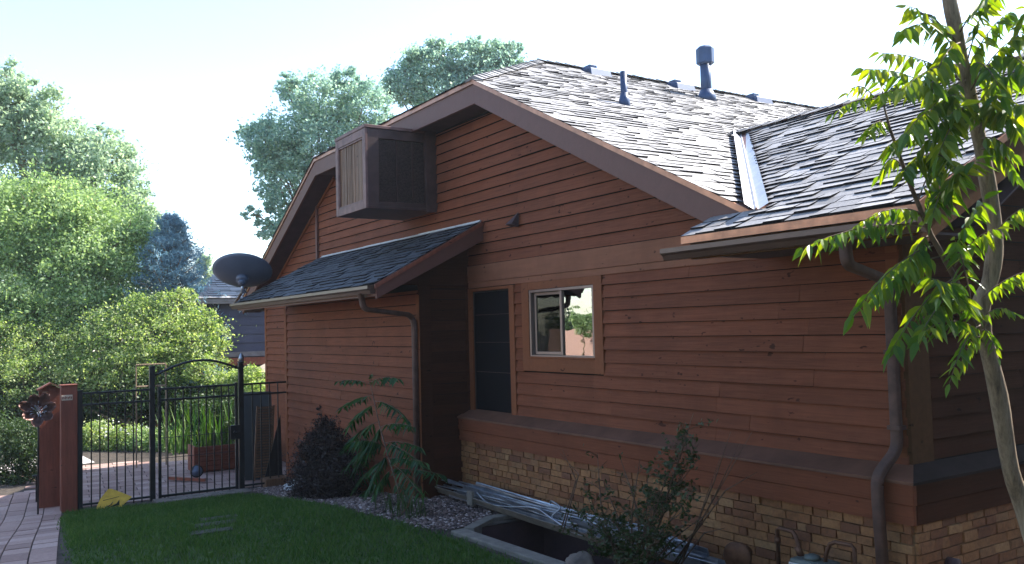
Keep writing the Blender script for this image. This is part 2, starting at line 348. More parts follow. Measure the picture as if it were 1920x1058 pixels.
def compound(leaf,twig,root,tip,npair=8,L=.1,W=.032,sag=.04,droop=.8,curl=.2,seed=None):
    """pinnate leaf: rachis from root to tip with pairs of hanging leaflets"""
    r0,r1=Vector(root),Vector(tip); D=r1-r0; ln=D.length; K=npair*1+2
    def pos(f): return r0+D*f+Vector((0,0,-4*sag*(f-.5)**2+sag))
    twig.tube([pos(i/5) for i in range(6)],[.0035,.003,.0026,.0022,.0016,.001],5)
    T=D.normalized(); side=T.cross(Vector((0,0,1))); 
    if side.length<.1: side=Vector((1,0,0))
    side.normalize()
    for i in range(npair+1):
        f=.16+.84*i/npair
        for s in ((1,-1) if i<npair else (0,)):
            p=pos(f); dirn=(side*s*random.uniform(.55,1.)+T*random.uniform(.25,.6)+Vector((0,0,-droop*random.uniform(.5,1.4)))).normalized() if s else (T+Vector((0,0,-.6))).normalized()
            l=L*random.uniform(.75,1.15)*(1-.35*abs(f-.55)); w_=W*random.uniform(.85,1.15)
            nrm=(Vector((0,0,1))*.6+Vector(rng.normal(size=3))*.45); a=dirn.cross(nrm).normalized(); c=a.cross(dirn).normalized()
            g=-curl*l*random.uniform(.2,1.3); q=[]
            prof=((0,.0),(.18,.75),(.42,1),(.7,.62),(1,0)); vs=[]
            for (ff,ww) in prof:
                o=p+dirn*(l*ff)+Vector((0,0,g*ff*ff)); 
                if ww==0: vs.append(o)
                else: vs+=[o+a*w_*.5*ww+c*w_*.22*ww, o, o-a*w_*.5*ww+c*w_*.22*ww]
            leaf.add(vs,[(0,2,1),(0,3,2),(1,2,5,4),(2,3,6,5),(4,5,8,7),(5,6,9,8),(7,8,10),(8,9,10)])

# ================================================================== THE SETTING: ground
def grid_xs(a,b,n,extra=()): return sorted(set([round(a+(b-a)*i/n,4) for i in range(n+1)])|set(extra))
WX0,WX1,WY0,WY1=-6.55,-4.6,3.66,4.6      # hole of the window well
xs=[-150,-100,-60,-40,-28,-22,-18]+grid_xs(-16,0,40,(WX0,WX1))+[4,10,30,100,150]
ys=[-150,-100,-40,-20,-12,-8,-4]+grid_xs(-2,12,20,(WY0,WY1))+[20,40,100,150]
mb=MB(); W_=len(xs)
for y in ys:
    for x in xs: mb.v.append((x,y,gz(x)-(.0)))
for j in range(len(ys)-1):
    for i in range(W_-1):
        if WX0-.01<=xs[i] and xs[i+1]<=WX1+.01 and WY0-.01<=ys[j] and ys[j+1]<=WY1+.01: continue
        mb.f.append((j*W_+i,j*W_+i+1,(j+1)*W_+i+1,(j+1)*W_+i))
tag(mb.build('ground','soil'),kind='structure')
def inpoly(P,poly):
    x,y=P[...,0],P[...,1]; r=np.zeros(x.shape,bool); n=len(poly)
    for i in range(n):
        (x0,y0),(x1,y1)=poly[i],poly[(i+1)%n]
        c=((y0>y)!=(y1>y))&(x<(x1-x0)*(y-y0)/((y1-y0) or 1e-9)+x0); r^=c
    return r
gzv=np.vectorize(gz)
LAWN=[(-12.0,1.22),(-11.78,1.65),(-11.62,2.2),(-11.5,3.15),(-11.05,3.3),(-9.8,3.18),(-8.78,3.2),(-7.86,3.2),(-7.26,3.33),(-6.72,3.38),(-6.4,3.44),(-5.37,3.46),(-3,3.4),(-1.5,3.2),(-1.5,-3),(-5,.3),(-7.5,.80),(-9.5,.96),(-11,1.08)]
def sheet(name,poly,dz,m,step=.35,kind='structure'):
    # thin draped sheet made of strips across x
    mb=MB(); X=sorted(set([p[0] for p in poly]+list(np.arange(min(p[0] for p in poly),max(p[0] for p in poly),step))))
    for a,b in zip(X[:-1],X[1:]):
        if b-a<1e-6: continue
        def ys_at(x):
            r=[]
            for i in range(len(poly)):
                (x0,y0),(x1,y1)=poly[i],poly[(i+1)%len(poly)]
                if min(x0,x1)<=x<=max(x0,x1) and abs(x1-x0)>1e-9: r.append(y0+(y1-y0)*(x-x0)/(x1-x0))
            return sorted(r)
        e=1e-4; ya,yb=ys_at(a+e),ys_at(b-e)
        if len(ya)<2 or len(yb)<2: continue
        mb.add([(a,ya[0],gz(a)+dz),(b,yb[0],gz(b)+dz),(b,yb[-1],gz(b)+dz),(a,ya[-1],gz(a)+dz)],[(0,1,2,3)])
    return tag(mb.build(name,m),kind=kind)
sheet('lawn',LAWN,.008,'lawn')
# grass blades
n=120000; P=np.stack([rng.uniform(-12,-3.2,n),rng.uniform(.0,3.55,n)],1); P=P[inpoly(P+rng.normal(size=P.shape)*.035,LAWN)]
dist=np.hypot(P[:,0],P[:,1]); n=len(P); z=gzv(P[:,0])+.006
h=rng.uniform(.014,.052,n)*(1+.25*np.sin(P[:,0]*3.1)*np.sin(P[:,1]*4.7)); a=rng.uniform(0,2*np.pi,n); wd=rng.uniform(.0025,.0045,n)*1.4; le=rng.uniform(.15,.75,n)*h; la=rng.uniform(0,2*np.pi,n)
V=np.empty((n,3,3)); V[:,0,0]=P[:,0]-np.cos(a)*wd;V[:,0,1]=P[:,1]-np.sin(a)*wd;V[:,0,2]=z;V[:,1,0]=P[:,0]+np.cos(a)*wd;V[:,1,1]=P[:,1]+np.sin(a)*wd;V[:,1,2]=z
V[:,2,0]=P[:,0]+np.cos(la)*le;V[:,2,1]=P[:,1]+np.sin(la)*le;V[:,2,2]=z+h
tag(npmesh('grass',V.reshape(-1,3),np.arange(n*3).reshape(n,3),'grass',None,3),'short green lawn grass in the shade of the house','grass',kind='stuff')
# gravel bed of river pebbles along the house
BED=[(-12.0,3.4),(-11.0,3.36),(-9.8,3.22),(-8.78,3.24),(-7.86,3.24),(-7.26,3.37),(-6.72,3.42),(-6.6,3.6),(-6.75,4.1),(-6.7,4.5),(-8,4.5),(-8.02,4.0),(-12,4.0)]
n=15000; P=np.stack([rng.uniform(-12,-6.55,n),rng.uniform(3.2,4.5,n)],1); P=P[inpoly(P,BED)]; n=len(P)
s=rng.uniform(.008,.02,n); z=gzv(P[:,0])+s*.35+rng.uniform(0,.012,n)
dirs=np.array([(1,0,0),(-1,0,0),(0,1,0),(0,-1,0),(0,0,1),(0,0,-1),(.6,.6,.5),(-.6,.6,.5),(-.6,-.6,.5),(.6,-.6,.5)],float)
V=np.stack([P[:,0],P[:,1],z],1)[:,None,:]+dirs[None]*(s[:,None,None]*rng.uniform(.7,1.2,(n,10,1)))*np.array([1,1,.65])
T=np.array([(0,6,9),(0,2,6),(2,7,6),(2,1,7),(1,8,7),(1,3,8),(3,9,8),(3,0,9),(4,6,7),(4,7,8),(4,8,9),(4,9,6)])
tag(npmesh('gravel',V.reshape(-1,3),(T[None]+np.arange(n)[:,None,None]*10).reshape(-1,3),'pebble',None,3),'reddish river pebbles in the bed along the house','gravel',kind='stuff')
# paved path and patio: individual pavers
def pavers(name,poly,sx,sy,dz,ang=0,gap=.006):
    mb=MB(); ca,sa=math.cos(ang),math.sin(ang); cx=sum(p[0] for p in poly)/len(poly); cy=sum(p[1] for p in poly)/len(poly)
    L=max(math.hypot(p[0]-cx,p[1]-cy) for p in poly); row=0; b=-L
    while b<L:
        a=-L+(row%2)*sx*.5
        while a<L:
            mx,my=a+sx/2,b+sy/2; X,Y=cx+mx*ca-my*sa,cy+mx*sa+my*ca
            if inpoly(np.array([X,Y]),poly):
                hz=dz+random.uniform(-.002,.003); c=[]
                for (i,j) in ((a+gap,b+gap),(a+sx-gap,b+gap),(a+sx-gap,b+sy-gap),(a+gap,b+sy-gap)):
                    x,y=cx+i*ca-j*sa,cy+i*sa+j*ca; c.append((x,y))
                mb.add([(x,y,gz(x)-.004) for x,y in c]+[(x,y,gz(x)+hz) for x,y in c],[(4,5,6,7),(0,1,5,4),(1,2,6,5),(2,3,7,6),(3,0,4,7)])
            a+=sx
        b+=sy; row+=1
    return tag(mb.build(name,'paver'),kind='structure')
PATH=[(-13.9,.3),(-13.8,1.12),(-12.6,1.18),(-12.05,1.12),(-11,1.0),(-9.5,.88),(-7.5,.72),(-5,.2),(-1.5,-3.2),(-3.5,-4.2),(-6.5,-1.2),(-9,-.4),(-12,-.2)]
pavers('brick_path',PATH,.30,.20,.012,R(-6))
PATIO=[(-12.15,1.2),(-15.9,.9),(-16.2,2.3),(-15.6,3.2),(-15.6,6.5),(-12.3,6.5),(-12.15,4.0)]
pavers('patio',PATIO,.40,.22,.012,R(84))
mb=MB(); 
for i in range(6): mb.box((-12.02+random.uniform(-.01,.01),2.2+i*.2,gz(-12)-.03),(-11.72+random.uniform(-.02,.02),2.395+i*.2,gz(-11.9)+.03))
tag(mb.build('gate_threshold','stone',bevel=.008),kind='structure')

# ================================================================== THE HOUSE
Wy=4.6; XR=-3.03
house=thing('house','red brown house with lapped siding, clipped gable and grey shingle roof','house',(XR,Wy,-.05))
tg=(0,-1,0)
AX,AZ=-7.285,4.063; RX,RZ=-9.49,5.166; BX=-11.695; LX,LZ=-15.35,2.236; YO=4.3
def roofz(x): return AZ if BX<=x<=AX else (AZ-.5*(x-AX) if x>AX else AZ-.5*(BX-x))
OPEN=[(-7.98,-7.10,.70,2.06),(-6.96,-5.755,1.24,2.03)]
def span_low(z): return (-8.02,XR)
def span_gable(z):
    d=(AZ-.235-z)/.5
    if d<0: return None
    return (max(BX-d,-15.0),min(AX+d,XR))
mb=MB(); siding(mb,(0,Wy,0),(1,0,0),tg,.795,2.065,.1075,span_low,OPEN); mb.build('wall_siding','siding',house)
mb=MB(); siding(mb,(0,Wy,0),(1,0,0),tg,2.295,3.84,.1075,span_gable,[(-12.2,-8.0,2.0,2.66)],gap=.0033); mb.build('gable_siding','siding',house)
mb=MB(); siding(mb,(0,Wy,0),(1,0,0),tg,-.42,2.295,.1075,lambda z:(-15.0,-12.19),gap=.0045); mb.build('rear_siding','siding',house)
# solid wall behind the boards
mb=MB()
for (a,b,c,d) in ((-15.0,-7.95,-.6,2.3),(-7.12,-6.94,.5,2.3),(-5.77,XR,.5,2.3),(-7.95,XR,2.03,2.3),(-6.94,-5.77,.5,1.26),(-7.95,-7.12,.5,.75),(-8.0,-2.95,-.6,.5)):
    mb.box((a,Wy+.01,c),(b,Wy+.12,d))
mb.prism([(-15.0,Wy+.012,2.3),(-3.98,Wy+.012,2.3),(AX,Wy+.012,AZ-.08),(BX,Wy+.012,AZ-.08)],(0,.1,0))
mb.box((XR-.12,Wy+.01,-.6),(XR-.01,9.5,2.3)); mb.box((-15.0,Wy+.13,-.6),(-14.9,13.4,2.35)); mb.box((-15.0,13.3,-.6),(XR,13.4,2.3)); mb.box((XR-.12,9.5,-.6),(XR-.01,13.3,2.3))
mb.build('wall_core','dark',house)
# trim band
mb=MB(); mb.box((-8.0,Wy-.022,2.12),(-3.25,Wy+.01,2.292)); mb.box((-8.0,Wy-.016,2.063),(-3.25,Wy+.01,2.118)); mb.build('trim_band','trim_light',house,bevel=.003)
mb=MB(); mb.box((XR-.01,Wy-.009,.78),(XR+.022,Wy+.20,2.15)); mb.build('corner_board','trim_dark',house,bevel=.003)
mb=MB(); mb.box((-3.12,Wy-.012,.78),(XR-.011,Wy+.01,2.06)); mb.build('corner_board','trim',house,bevel=.003)
# belt ledge and skirt boards
mb=MB(); XL2=-2.90; YL=4.42
mb.add([(-8.0,Wy-.002,.815),(XR+.02,Wy-.002,.815),(XL2,YL,.745),(-8.0,YL,.745),(-8.0,YL,.728),(XL2,YL,.728)],
  [(0,3,2,1),(3,4,5,2)]); mb.build('ledge_cap','ledge',house)
mb=MB(); mb.add([(XR+.02,Wy-.002,.815),(XR+.02,9.5,.815),(XL2,9.5,.745),(XL2,YL,.745),(XL2,YL,.728),(XL2,9.5,.728)],[(0,3,2,1),(3,4,5,2)]); mb.build('ledge_cap','ledge_side',house)
mb=MB()
for (a,b,o) in ((.615,.727,.0),(.505,.612,.008)):
    mb.box((-8.0,YL+.012+o,a),(XL2-.012-o,YL+.045,b)); ms_=MB()
for (a,b,o) in ((.615,.727,.0),(.505,.612,.008)): ms_.box((XL2-.045,YL+.0465+o,a),(XL2-.0125-o,9.5,b))
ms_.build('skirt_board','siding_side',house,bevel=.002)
mb.build('skirt_board','siding',house,bevel=.002)
# brick foundation
def bricks(mb,O,u,n,L,z0,z1,skip=()):
    z=z0; row=0
    while z<z1-.01:
        h=random.choice((.052,.058,.066)); 
        if z+h>z1: h=z1-z
        x=-random.uniform(0,.12)
        while x<L:
            l=random.choice((.07,.11,.14,.17,.19)); a,b=max(0,x),min(L,x+l)
            if b-a>.012:
                d=.010+random.uniform(0,.010); g=.003; O_=Vector(O)
                k=[O_+Vector(u)*(a+g)+Vector((0,0,z+g)),O_+Vector(u)*(b-g)+Vector((0,0,z+g)),O_+Vector(u)*(b-g)+Vector((0,0,z+h-g)),O_+Vector(u)*(a+g)+Vector((0,0,z+h-g))]
                jt=lambda:Vector((random.uniform(-1,1),random.uniform(-1,1),random.uniform(-1,1)))*.0025
                back=[Vector((p.x,p.y,p.z+z*0)) for p in k]; cc=sum(k,Vector())/4
                fr=[p+Vector(n)*(d+random.uniform(-.003,.003))+jt()+(cc-p)*.03 for p in k]
                mb.add(back+fr,[(4,5,6,7),(0,1,5,4),(1,2,6,5),(2,3,7,6),(3,0,4,7)])
            x+=l
        z+=h; row+=1
mb=MB(); bricks(mb,(-8.0,YL+.055,0),(1,0,0),(0,-1,0),8.0-2.945,-.12,.505); bricks(mb,(XL2-.045,YL+.055,0),(0,1,0),(1,0,0),5,-.12,.505)
f=mb.build('brick_foundation','brick',house)
mb=MB(); mb.box((-8.0,YL+.058,-.6),(XL2-.047,YL+.12,.504)); mb.box((XL2-.11,YL+.12,-.6),(XL2-.048,9.5,.504)); mb.build('mortar_bed','mortar',house)
# return wall facing +X, with its own gable under the lower roof
RY,RZ2=6.63,3.51
def span_ret(z):
    if z<2.2: return (4.8,9.4)
    d=(3.30-z)/.48
    return None if d<=0 else (max(RY-d,4.62),RY+d)
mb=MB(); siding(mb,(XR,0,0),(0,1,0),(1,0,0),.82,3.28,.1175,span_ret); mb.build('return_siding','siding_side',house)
mb=MB(); mb.prism([(XR-.01,4.65,2.2),(XR-.01,9.0,2.2),(XR-.01,RY,3.36)],(-.1,0,0)); mb.build('return_core','dark',house)
# bump-out
YB=4.022; XB0,XB1=-12.19,-8.0
mb=MB(); siding(mb,(0,YB,0),(1,0,0),tg,-.46,2.05,.1075,lambda z:(XB0+.04,XB1-.02),gap=.0045); mb.build('bump_out_siding','siding',house)
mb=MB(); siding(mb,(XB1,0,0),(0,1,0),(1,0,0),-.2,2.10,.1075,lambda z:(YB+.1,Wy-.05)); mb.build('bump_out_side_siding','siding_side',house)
mb=MB(); mb.box((XB0+.02,YB+.015,-.6),(XB1-.02,Wy,2.1)); mb.build('bump_out_core','dark',house)
mb=MB()
mb.box((XB0-.02,YB-.022,-.5),(XB0+.07,YB+.01,2.02)); mb.box((XB0-.025,YB-.020,-.5),(XB0-.0,YB+.09,2.02)); mb.build('corner_board','trim',house,bevel=.003)
mb=MB(); mb.box((XB1-.05,YB-.020,-.15),(XB1+.0215,YB+.008,2.0)); mb.build('corner_board','trim',house,bevel=.003)
mb=MB(); mb.box((XB1-.002,YB-.018,-.15),(XB1+.026,YB+.115,2.35)); mb.box((XB1+.0,Wy-.05,.80),(XB1+.022,Wy-.001,2.2))
mb.prism([(XB1-.003,YB-.3,2.10),(XB1-.003,Wy-.001,2.10),(XB1-.003,Wy-.001,2.60),(XB1-.003,YB-.3,2.14)],(.020,0,0)); mb.build('side_trim','siding_side',house,bevel=.002)
mb=MB(); mb.box((-15.0-.02,Wy-.02,-.5),(-14.93,Wy+.02,2.4)); mb.build('corner_board','trim',house,bevel=.003)

# ------------------------------------------------ roofs
def slab(mb,pts,th):
    P=[Vector(p) for p in pts]; n=(P[1]-P[0]).cross(P[2]-P[0]).normalized()
    if n.z<0: n=-n
    mb.prism([tuple(p-n*th) for p in P],tuple(n*th*.9))
YE=13.4
mb=MB()
slab(mb,[(AX,YO,AZ),(-3.6,YO,roofz(-3.6)),(-3.6,YE,roofz(-3.6)),(RX,YE,RZ),(RX,6.62,RZ)],.03)
slab(mb,[(BX,YO,AZ),(AX,YO,AZ),(RX,6.62,RZ)],.03)
slab(mb,[(LX,YO,LZ),(BX,YO,AZ),(RX,6.62,RZ),(RX,YE,RZ),(LX,YE,LZ)],.03)
slab(mb,[(-4.17,4.0,2.2),(-2.54,4.0,2.2),(-2.54,RY,RZ2),(-6.18,RY,RZ2),(-4.0,4.23,2.31)],.022)
slab(mb,[(-2.54,RY,RZ2),(-2.54,9.4,2.12),(-3.6,9.4,2.12),(-6.18,RY,RZ2)],.022)
mb.build('roof_deck','fascia',house)
# main slope facing +X
s5=math.hypot(1,.5); vdir=Vector((-1,0,.5)).normalized()
def x_of(v): return -3.6-v/s5
def span_main(v):
    x=x_of(v)
    if x<RX: return None
    y0=YO-.03 if x>AX else YO+(AX-x)*(6.62-YO)/(AX-RX)
    y1=YE
    if x>-6.18: 
        y1=4.23+(-3.78-x)*(6.76-4.23)/(2.40)-.11
    return (y0,y1) if y1>y0 else None
ro=thing('x','','') if False else None
mb=MB(); shingles(mb,(-3.6,0,roofz(-3.6)+.004),(0,1,0),vdir,Vector((.5,0,1)),0,(RX+3.6)*-s5,.112,span_main,.09,.24,.011)
roof=mb.build('roof','shingle',house)
# hip end facing -Y
hs=math.hypot(6.62-YO,RZ-AZ); hv=Vector((0,6.62-YO,RZ-AZ))
mb=MB(); shingles(mb,(0,YO-.03,AZ+.004),(1,0,0),hv,Vector((0,-(RZ-AZ),6.62-YO)),0,hs,.112,lambda v:(BX+(RX-BX)*v/hs,AX+(RX-AX)*v/hs),.09,.24,.009)
mb.build('hip_end','shingle',house)
# left slope
lv=Vector((1,0,.5)); ls=math.hypot(RX-LX,RZ-LZ)
def span_left(v):
    x=LX+v/s5
    return (YO-.03 if x<BX else YO+(x-BX)*(6.62-YO)/(RX-BX),YE) 
mb=MB(); shingles(mb,(LX,0,LZ+.004),(0,1,0),lv,Vector((-.5,0,1)),0,ls,.29,span_left,.5,.9,.016); mb.build('roof_slope','shingle',house)
# hip and ridge caps
def caps(pts,name='ridge_cap'):
    mb=MB(); A,B=Vector(pts[0]),Vector(pts[1]); D=B-A; L=D.length; T=D.normalized(); s=T.cross(Vector((0,0,1))).normalized(); u=s.cross(T); k=0
    while k<L:
        h=.018+random.uniform(0,.012); a=A+T*k; b=A+T*min(k+.19,L)
        mb.add([a-s*.09-u*.03+u*h,a+u*(h+.014),a+s*.09-u*.03+u*h,b-s*.09-u*.03+u*.01,b+u*.018,b+s*.09-u*.03+u*.01,a-s*.09-u*.03,a+u*.0,a+s*.09-u*.03],[(0,1,4,3),(1,2,5,4),(6,7,1,0),(7,8,2,1)])
        k+=.15
    return mb.build(name,'shingle',house)
caps([(AX,YO,AZ+.01),(RX,6.62,RZ+.01)],'hip_cap'); caps([(BX,YO,AZ+.01),(RX,6.62,RZ+.01)],'hip_cap'); caps([(RX,6.6,RZ+.012),(RX,YE,RZ+.012)])
# lower roof
v2=Vector((0,RY-4.0,RZ2-2.2)); v2l=v2.length
def span_r2(v):
    y=4.0+(RY-4.0)*v/v2l
    if y<4.25: return (-4.17+max(0,(y-4.1))*.2,-2.52)
    return (-3.82-(y-4.23)*2.40/2.53+.21,-2.52)
mb=MB(); shingles(mb,(0,3.985,2.204),(1,0,0),v2,Vector((0,-.47,.95)),0,v2l,.098,span_r2,.09,.24,.0125)
# strip of shingles left of the rake, between gutter and gable wall
shingles(mb,(0,4.235,2.31),(1,0,0),v2,Vector((0,-.47,.95)),0,.36,.118,lambda v:(-4.20-.25*v,-3.9),.12,.3,.014)
mb.build('lower_roof','shingle',house)
caps([(-2.53,RY,RZ2+.012),(-6.15,RY,RZ2+.012)])
# valley flashing
A=Vector((-3.74,4.22,2.325)); B=Vector((-6.12,6.72,3.53)); mb=MB()
e1=Vector((0,-1,0)) ; ra=vdir; 
for (s,wd) in ((Vector((0,1,0)),0),):
    pass
Tm=(B-A).normalized(); nm=Vector((.5,0,1)).normalized(); n2=Vector((0,-.47,.95)).normalized()
sm=nm.cross(Tm).normalized(); s2=Tm.cross(n2).normalized()
if sm.y>0 and sm.x<0: pass
# sideways directions: sm lies in the main slope, s2 in the lower slope
if sm.dot(Vector((-1,-1,0)))<0: sm=-sm
if s2.dot(Vector((1,1,0)))<0: s2=-s2
up=Vector((0,0,1))
K=10; vs=[]
for i in range(K+1):
    p=A.lerp(B,i/K); r=up*.014
    vs+=[p+sm*.085+nm*.028,p+r*.6+sm*.012,p+r+up*.016,p+r*.6+s2*.012,p+s2*.085+n2*.026]
mb.add(vs,[(i*5+j,i*5+j+1,i*5+j+6,i*5+j+5) for i in range(K) for j in range(4)]); mb.build('valley_flashing','flash',house)

# fascia, soffit and drip edge of the main gable
prof=[(LX,LZ),(BX,AZ),(AX,AZ),(-3.83,roofz(-3.83))]
mb=MB(); md=MB(); ms=MB()
for (p,q,dp,dq) in ((prof[0],prof[1],.235,.235),(prof[1],prof[2],.235,.235),(prof[2],prof[3],.235,.235)):
    a=.028
    mb.prism([(p[0],YO,p[1]-a),(q[0],YO,q[1]-a),(q[0],YO,q[1]-dq),(p[0],YO,p[1]-dp)],(0,.028,0))
    md.prism([(p[0],YO-.016,p[1]+.004),(q[0],YO-.016,q[1]+.004),(q[0],YO-.016,q[1]-.040),(p[0],YO-.016,p[1]-.040)],(0,.014,0))
    ms.prism([(p[0],YO+.03,p[1]-.215),(q[0],YO+.03,q[1]-.215),(q[0],Wy+.01,q[1]-.215),(p[0],Wy+.01,p[1]-.215)],(0,0,.012))
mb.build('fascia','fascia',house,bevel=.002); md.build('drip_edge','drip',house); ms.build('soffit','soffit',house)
mb=MB() # thin moulding where the siding meets the left soffit
mb.prism([(-14.9,Wy-.03,roofz(-14.9)-.262),(BX,Wy-.03,AZ-.262),(BX,Wy-.03,AZ-.215),(-14.9,Wy-.03,roofz(-14.9)-.215)],(0,.02,0)); mb.build('soffit_moulding','trim',house)
# left eave fascia + lower roof fascia, soffit
mb=MB(); mb.box((LX-.02,YO,LZ-.2),(LX,YE,LZ-.015)); mb.build('eave_fascia','fascia',house)
mb=MB(); mb.box((-4.12,4.02,2.05),(-2.56,4.045,2.185))
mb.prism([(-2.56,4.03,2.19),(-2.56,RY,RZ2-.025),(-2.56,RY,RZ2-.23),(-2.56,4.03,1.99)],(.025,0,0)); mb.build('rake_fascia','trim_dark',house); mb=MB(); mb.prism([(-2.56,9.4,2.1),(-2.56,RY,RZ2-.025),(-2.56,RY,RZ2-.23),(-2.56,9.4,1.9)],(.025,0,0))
mb.build('eave_fascia','fascia',house,bevel=.002)
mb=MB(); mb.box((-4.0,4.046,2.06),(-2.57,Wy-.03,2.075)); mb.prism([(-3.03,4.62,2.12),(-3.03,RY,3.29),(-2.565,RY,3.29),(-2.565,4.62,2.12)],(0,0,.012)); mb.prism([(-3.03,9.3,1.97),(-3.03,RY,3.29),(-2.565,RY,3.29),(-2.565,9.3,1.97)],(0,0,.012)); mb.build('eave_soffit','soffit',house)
mb=MB(); mb.prism([(-4.17,3.985,2.155),(-2.5,3.985,2.155),(-2.5,3.985,2.2),(-4.17,3.985,2.2)],(0,.03,0)); mb.prism([(-2.53,3.99,2.17),(-2.53,RY,RZ2-.02),(-2.53,RY,RZ2+.02),(-2.53,3.99,2.21)],(.02,0,0)); mb.build('eave_drip_edge','drip',house)
# gutters (K profile swept along X)
def gutter(name,x0,x1,yb,z):
    pr_=[(0,0),(0,-.075),(-.045,-.075),(-.06,-.045),(-.078,-.03),(-.078,0),(-.072,0),(-.072,-.026),(-.055,-.04),(-.042,-.069),(-.006,-.069),(-.006,0)]
    mb=MB(); mb.prism([(x0,yb+a,z+b) for a,b in pr_],(x1-x0,0,0)); g=mb.build(name,'gutter',house)
    mc=MB(); 
    for x in (x0-.003,x1): mc=MB(); mc.prism([(x,yb+a,z+b) for a,b in pr_[:6]],(.003,0,0)); mc.build('end_cap','gutter',g)
    return g
gutter('gutter',-4.32,-2.50,4.018,2.135)
gutter('gutter',-12.50,-7.69,3.40,2.075)
def downspout(pts,parent=house,wd=.029,dp=.023,name='downspout'):
    P=[Vector(p) for p in pts]; Q=[P[0]]
    for i in range(1,len(P)-1):   # round the elbows
        a=P[i].lerp(P[i-1],min(.5,.06/(P[i]-P[i-1]).length)); b=P[i].lerp(P[i+1],min(.5,.06/(P[i]-P[i+1]).length))
        for k in range(6):
            t=k/5; Q.append(a*(1-t)**2+P[i]*2*t*(1-t)+b*t*t)
    Q.append(P[-1]); mb=MB()
    c=.006; prf=[(-wd,-dp+c),(-wd+c,-dp),(wd-c,-dp),(wd,-dp+c),(wd,dp-c),(wd-c,dp),(-wd+c,dp),(-wd,dp-c)]
    # keep the flat side towards the wall: sweep with a fixed sideways axis
    n=len(prf); vs=[]; side=Vector((1,0,0))
    for i,p in enumerate(Q):
        t=(Q[min(i+1,len(Q)-1)]-Q[max(i-1,0)]).normalized(); a=(side-t*side.dot(t)); 
        a=a.normalized() if a.length>.3 else Vector((0,0,-1)); b=a.cross(t).normalized(); vs+=[p+a*x+b*y for x,y in prf]
    mb.add(vs,[(i*n+k,i*n+(k+1)%n,(i+1)*n+(k+1)%n,(i+1)*n+k) for i in range(len(Q)-1) for k in range(n)]+[tuple(range(n)),tuple((len(Q)-1)*n+k for k in range(n))])
    return mb.build(name,'downspout',parent,True)
d1=downspout([(-7.93,3.36,2.01),(-7.93,3.38,1.86),(-8.035,3.93,1.80),(-8.035,3.975,1.72),(-8.035,3.975,-.02)])
d2=downspout([(-2.93,3.97,2.08),(-2.93,3.98,1.93),(-3.06,4.50,1.86),(-3.07,4.545,1.76),(-3.07,4.545,.90),(-3.10,4.39,.76),(-3.10,4.385,.66),(-3.09,4.40,.0)])
for (x,y,z) in ((-3.07,4.545,1.45),(-3.07,4.545,1.02)):
    mb=MB(); mb.box((x-.039,y-.031,z-.012),(x+.039,y+.05,z+.012)); mb.build('strap','downspout',d2)
# bump-out shed roof
EY,EZ,TY,TZ=3.40,2.085,4.6,2.735; bv=Vector((0,TY-EY,TZ-EZ)); bl=bv.length
mb=MB(); slab(mb,[(-12.46,EY,EZ),(-7.66,EY,EZ),(-7.66,TY,TZ),(-12.3,TY,TZ)],.03); mb.build('shed_roof_deck','fascia',house)
mb=MB(); shingles(mb,(0,EY-.02,EZ+.002),(1,0,0),bv,Vector((0,-(TZ-EZ),TY-EY)),0,bl-.03,.09,lambda v:(-12.48+.2*v/bl,-7.66),.16,.36,.012); mb.build('shed_roof','shingle2',house)
mb=MB(); x=-12.2
while x<-7.7:
    l=random.uniform(.35,.6); mb.box((x,TY-.035,TZ-.012),(min(x+l-.02,-7.68),TY-.012,TZ+.012+random.uniform(-.004,.004))); x+=l
mb.prism([(-12.2,TY-.06,TZ-.012),(-7.68,TY-.06,TZ-.012),(-7.68,TY-.012,TZ+.014),(-12.2,TY-.012,TZ+.014)],(0,0,.003))
mb.build('step_flashing','flash',house)
mb=MB(); mb.prism([(-7.685,EY+.0,EZ-.02),(-7.685,TY-.015,TZ-.02),(-7.685,TY-.015,TZ-.20),(-7.685,EY,EZ-.135)],(.03,0,0)); mb.box((-12.40,EY+.005,EZ-.11),(-7.70,EY+.03,EZ-.03)); mb.build('shed_fascia','fascia',house,bevel=.002)
mb=MB(); mb.prism([(-7.662,EY-.02,EZ-.0),(-7.662,TY-.015,TZ+.0),(-7.662,TY-.015,TZ-.042),(-7.662,EY-.02,EZ-.042)],(.022,0,0)); mb.build('shed_edge','redwood',house)
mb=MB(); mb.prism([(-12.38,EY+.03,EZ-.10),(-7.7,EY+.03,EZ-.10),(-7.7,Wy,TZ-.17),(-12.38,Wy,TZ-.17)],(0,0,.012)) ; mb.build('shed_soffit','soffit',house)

# ------------------------------------------------ windows
def frame(mb,x0,x1,z0,z1,w_,y0,y1,wb=None,wt=None):
    wb=wb or w_; wt=wt or w_
    mb.box((x0,y0,z0),(x0+w_,y1,z1)); mb.box((x1-w_,y0,z0),(x1,y1,z1)); mb.box((x0+w_,y0+.001,z1-wt),(x1-w_,y1,z1)); mb.box((x0+w_,y0+.001,z0),(x1-w_,y1,z0+wb))
wn=MB(); wn.box((-6.85,Wy+.03,1.36),(-6.835,Wy+.06,1.99)); win=None
mb=MB(); frame(mb,-6.965,-5.75,1.235,2.062,.115,Wy-.024,Wy+.012,.125,.072); mb.box((-6.965+.116,Wy-.030,1.355),(-5.75-.116,Wy-.012,1.372)); 
win=mb.build('window','trim',house,bevel=.003)
mb=MB(); frame(mb,-6.845,-5.87,1.362,1.988,.024,Wy-.018,Wy+.05); mb.box((-6.365,Wy-.012,1.386),(-6.335,Wy+.04,1.964)); frame(mb,-6.80,-6.366,1.39,1.96,.026,Wy+.012,Wy+.035); mb.build('frame','winframe',win,bevel=.002)
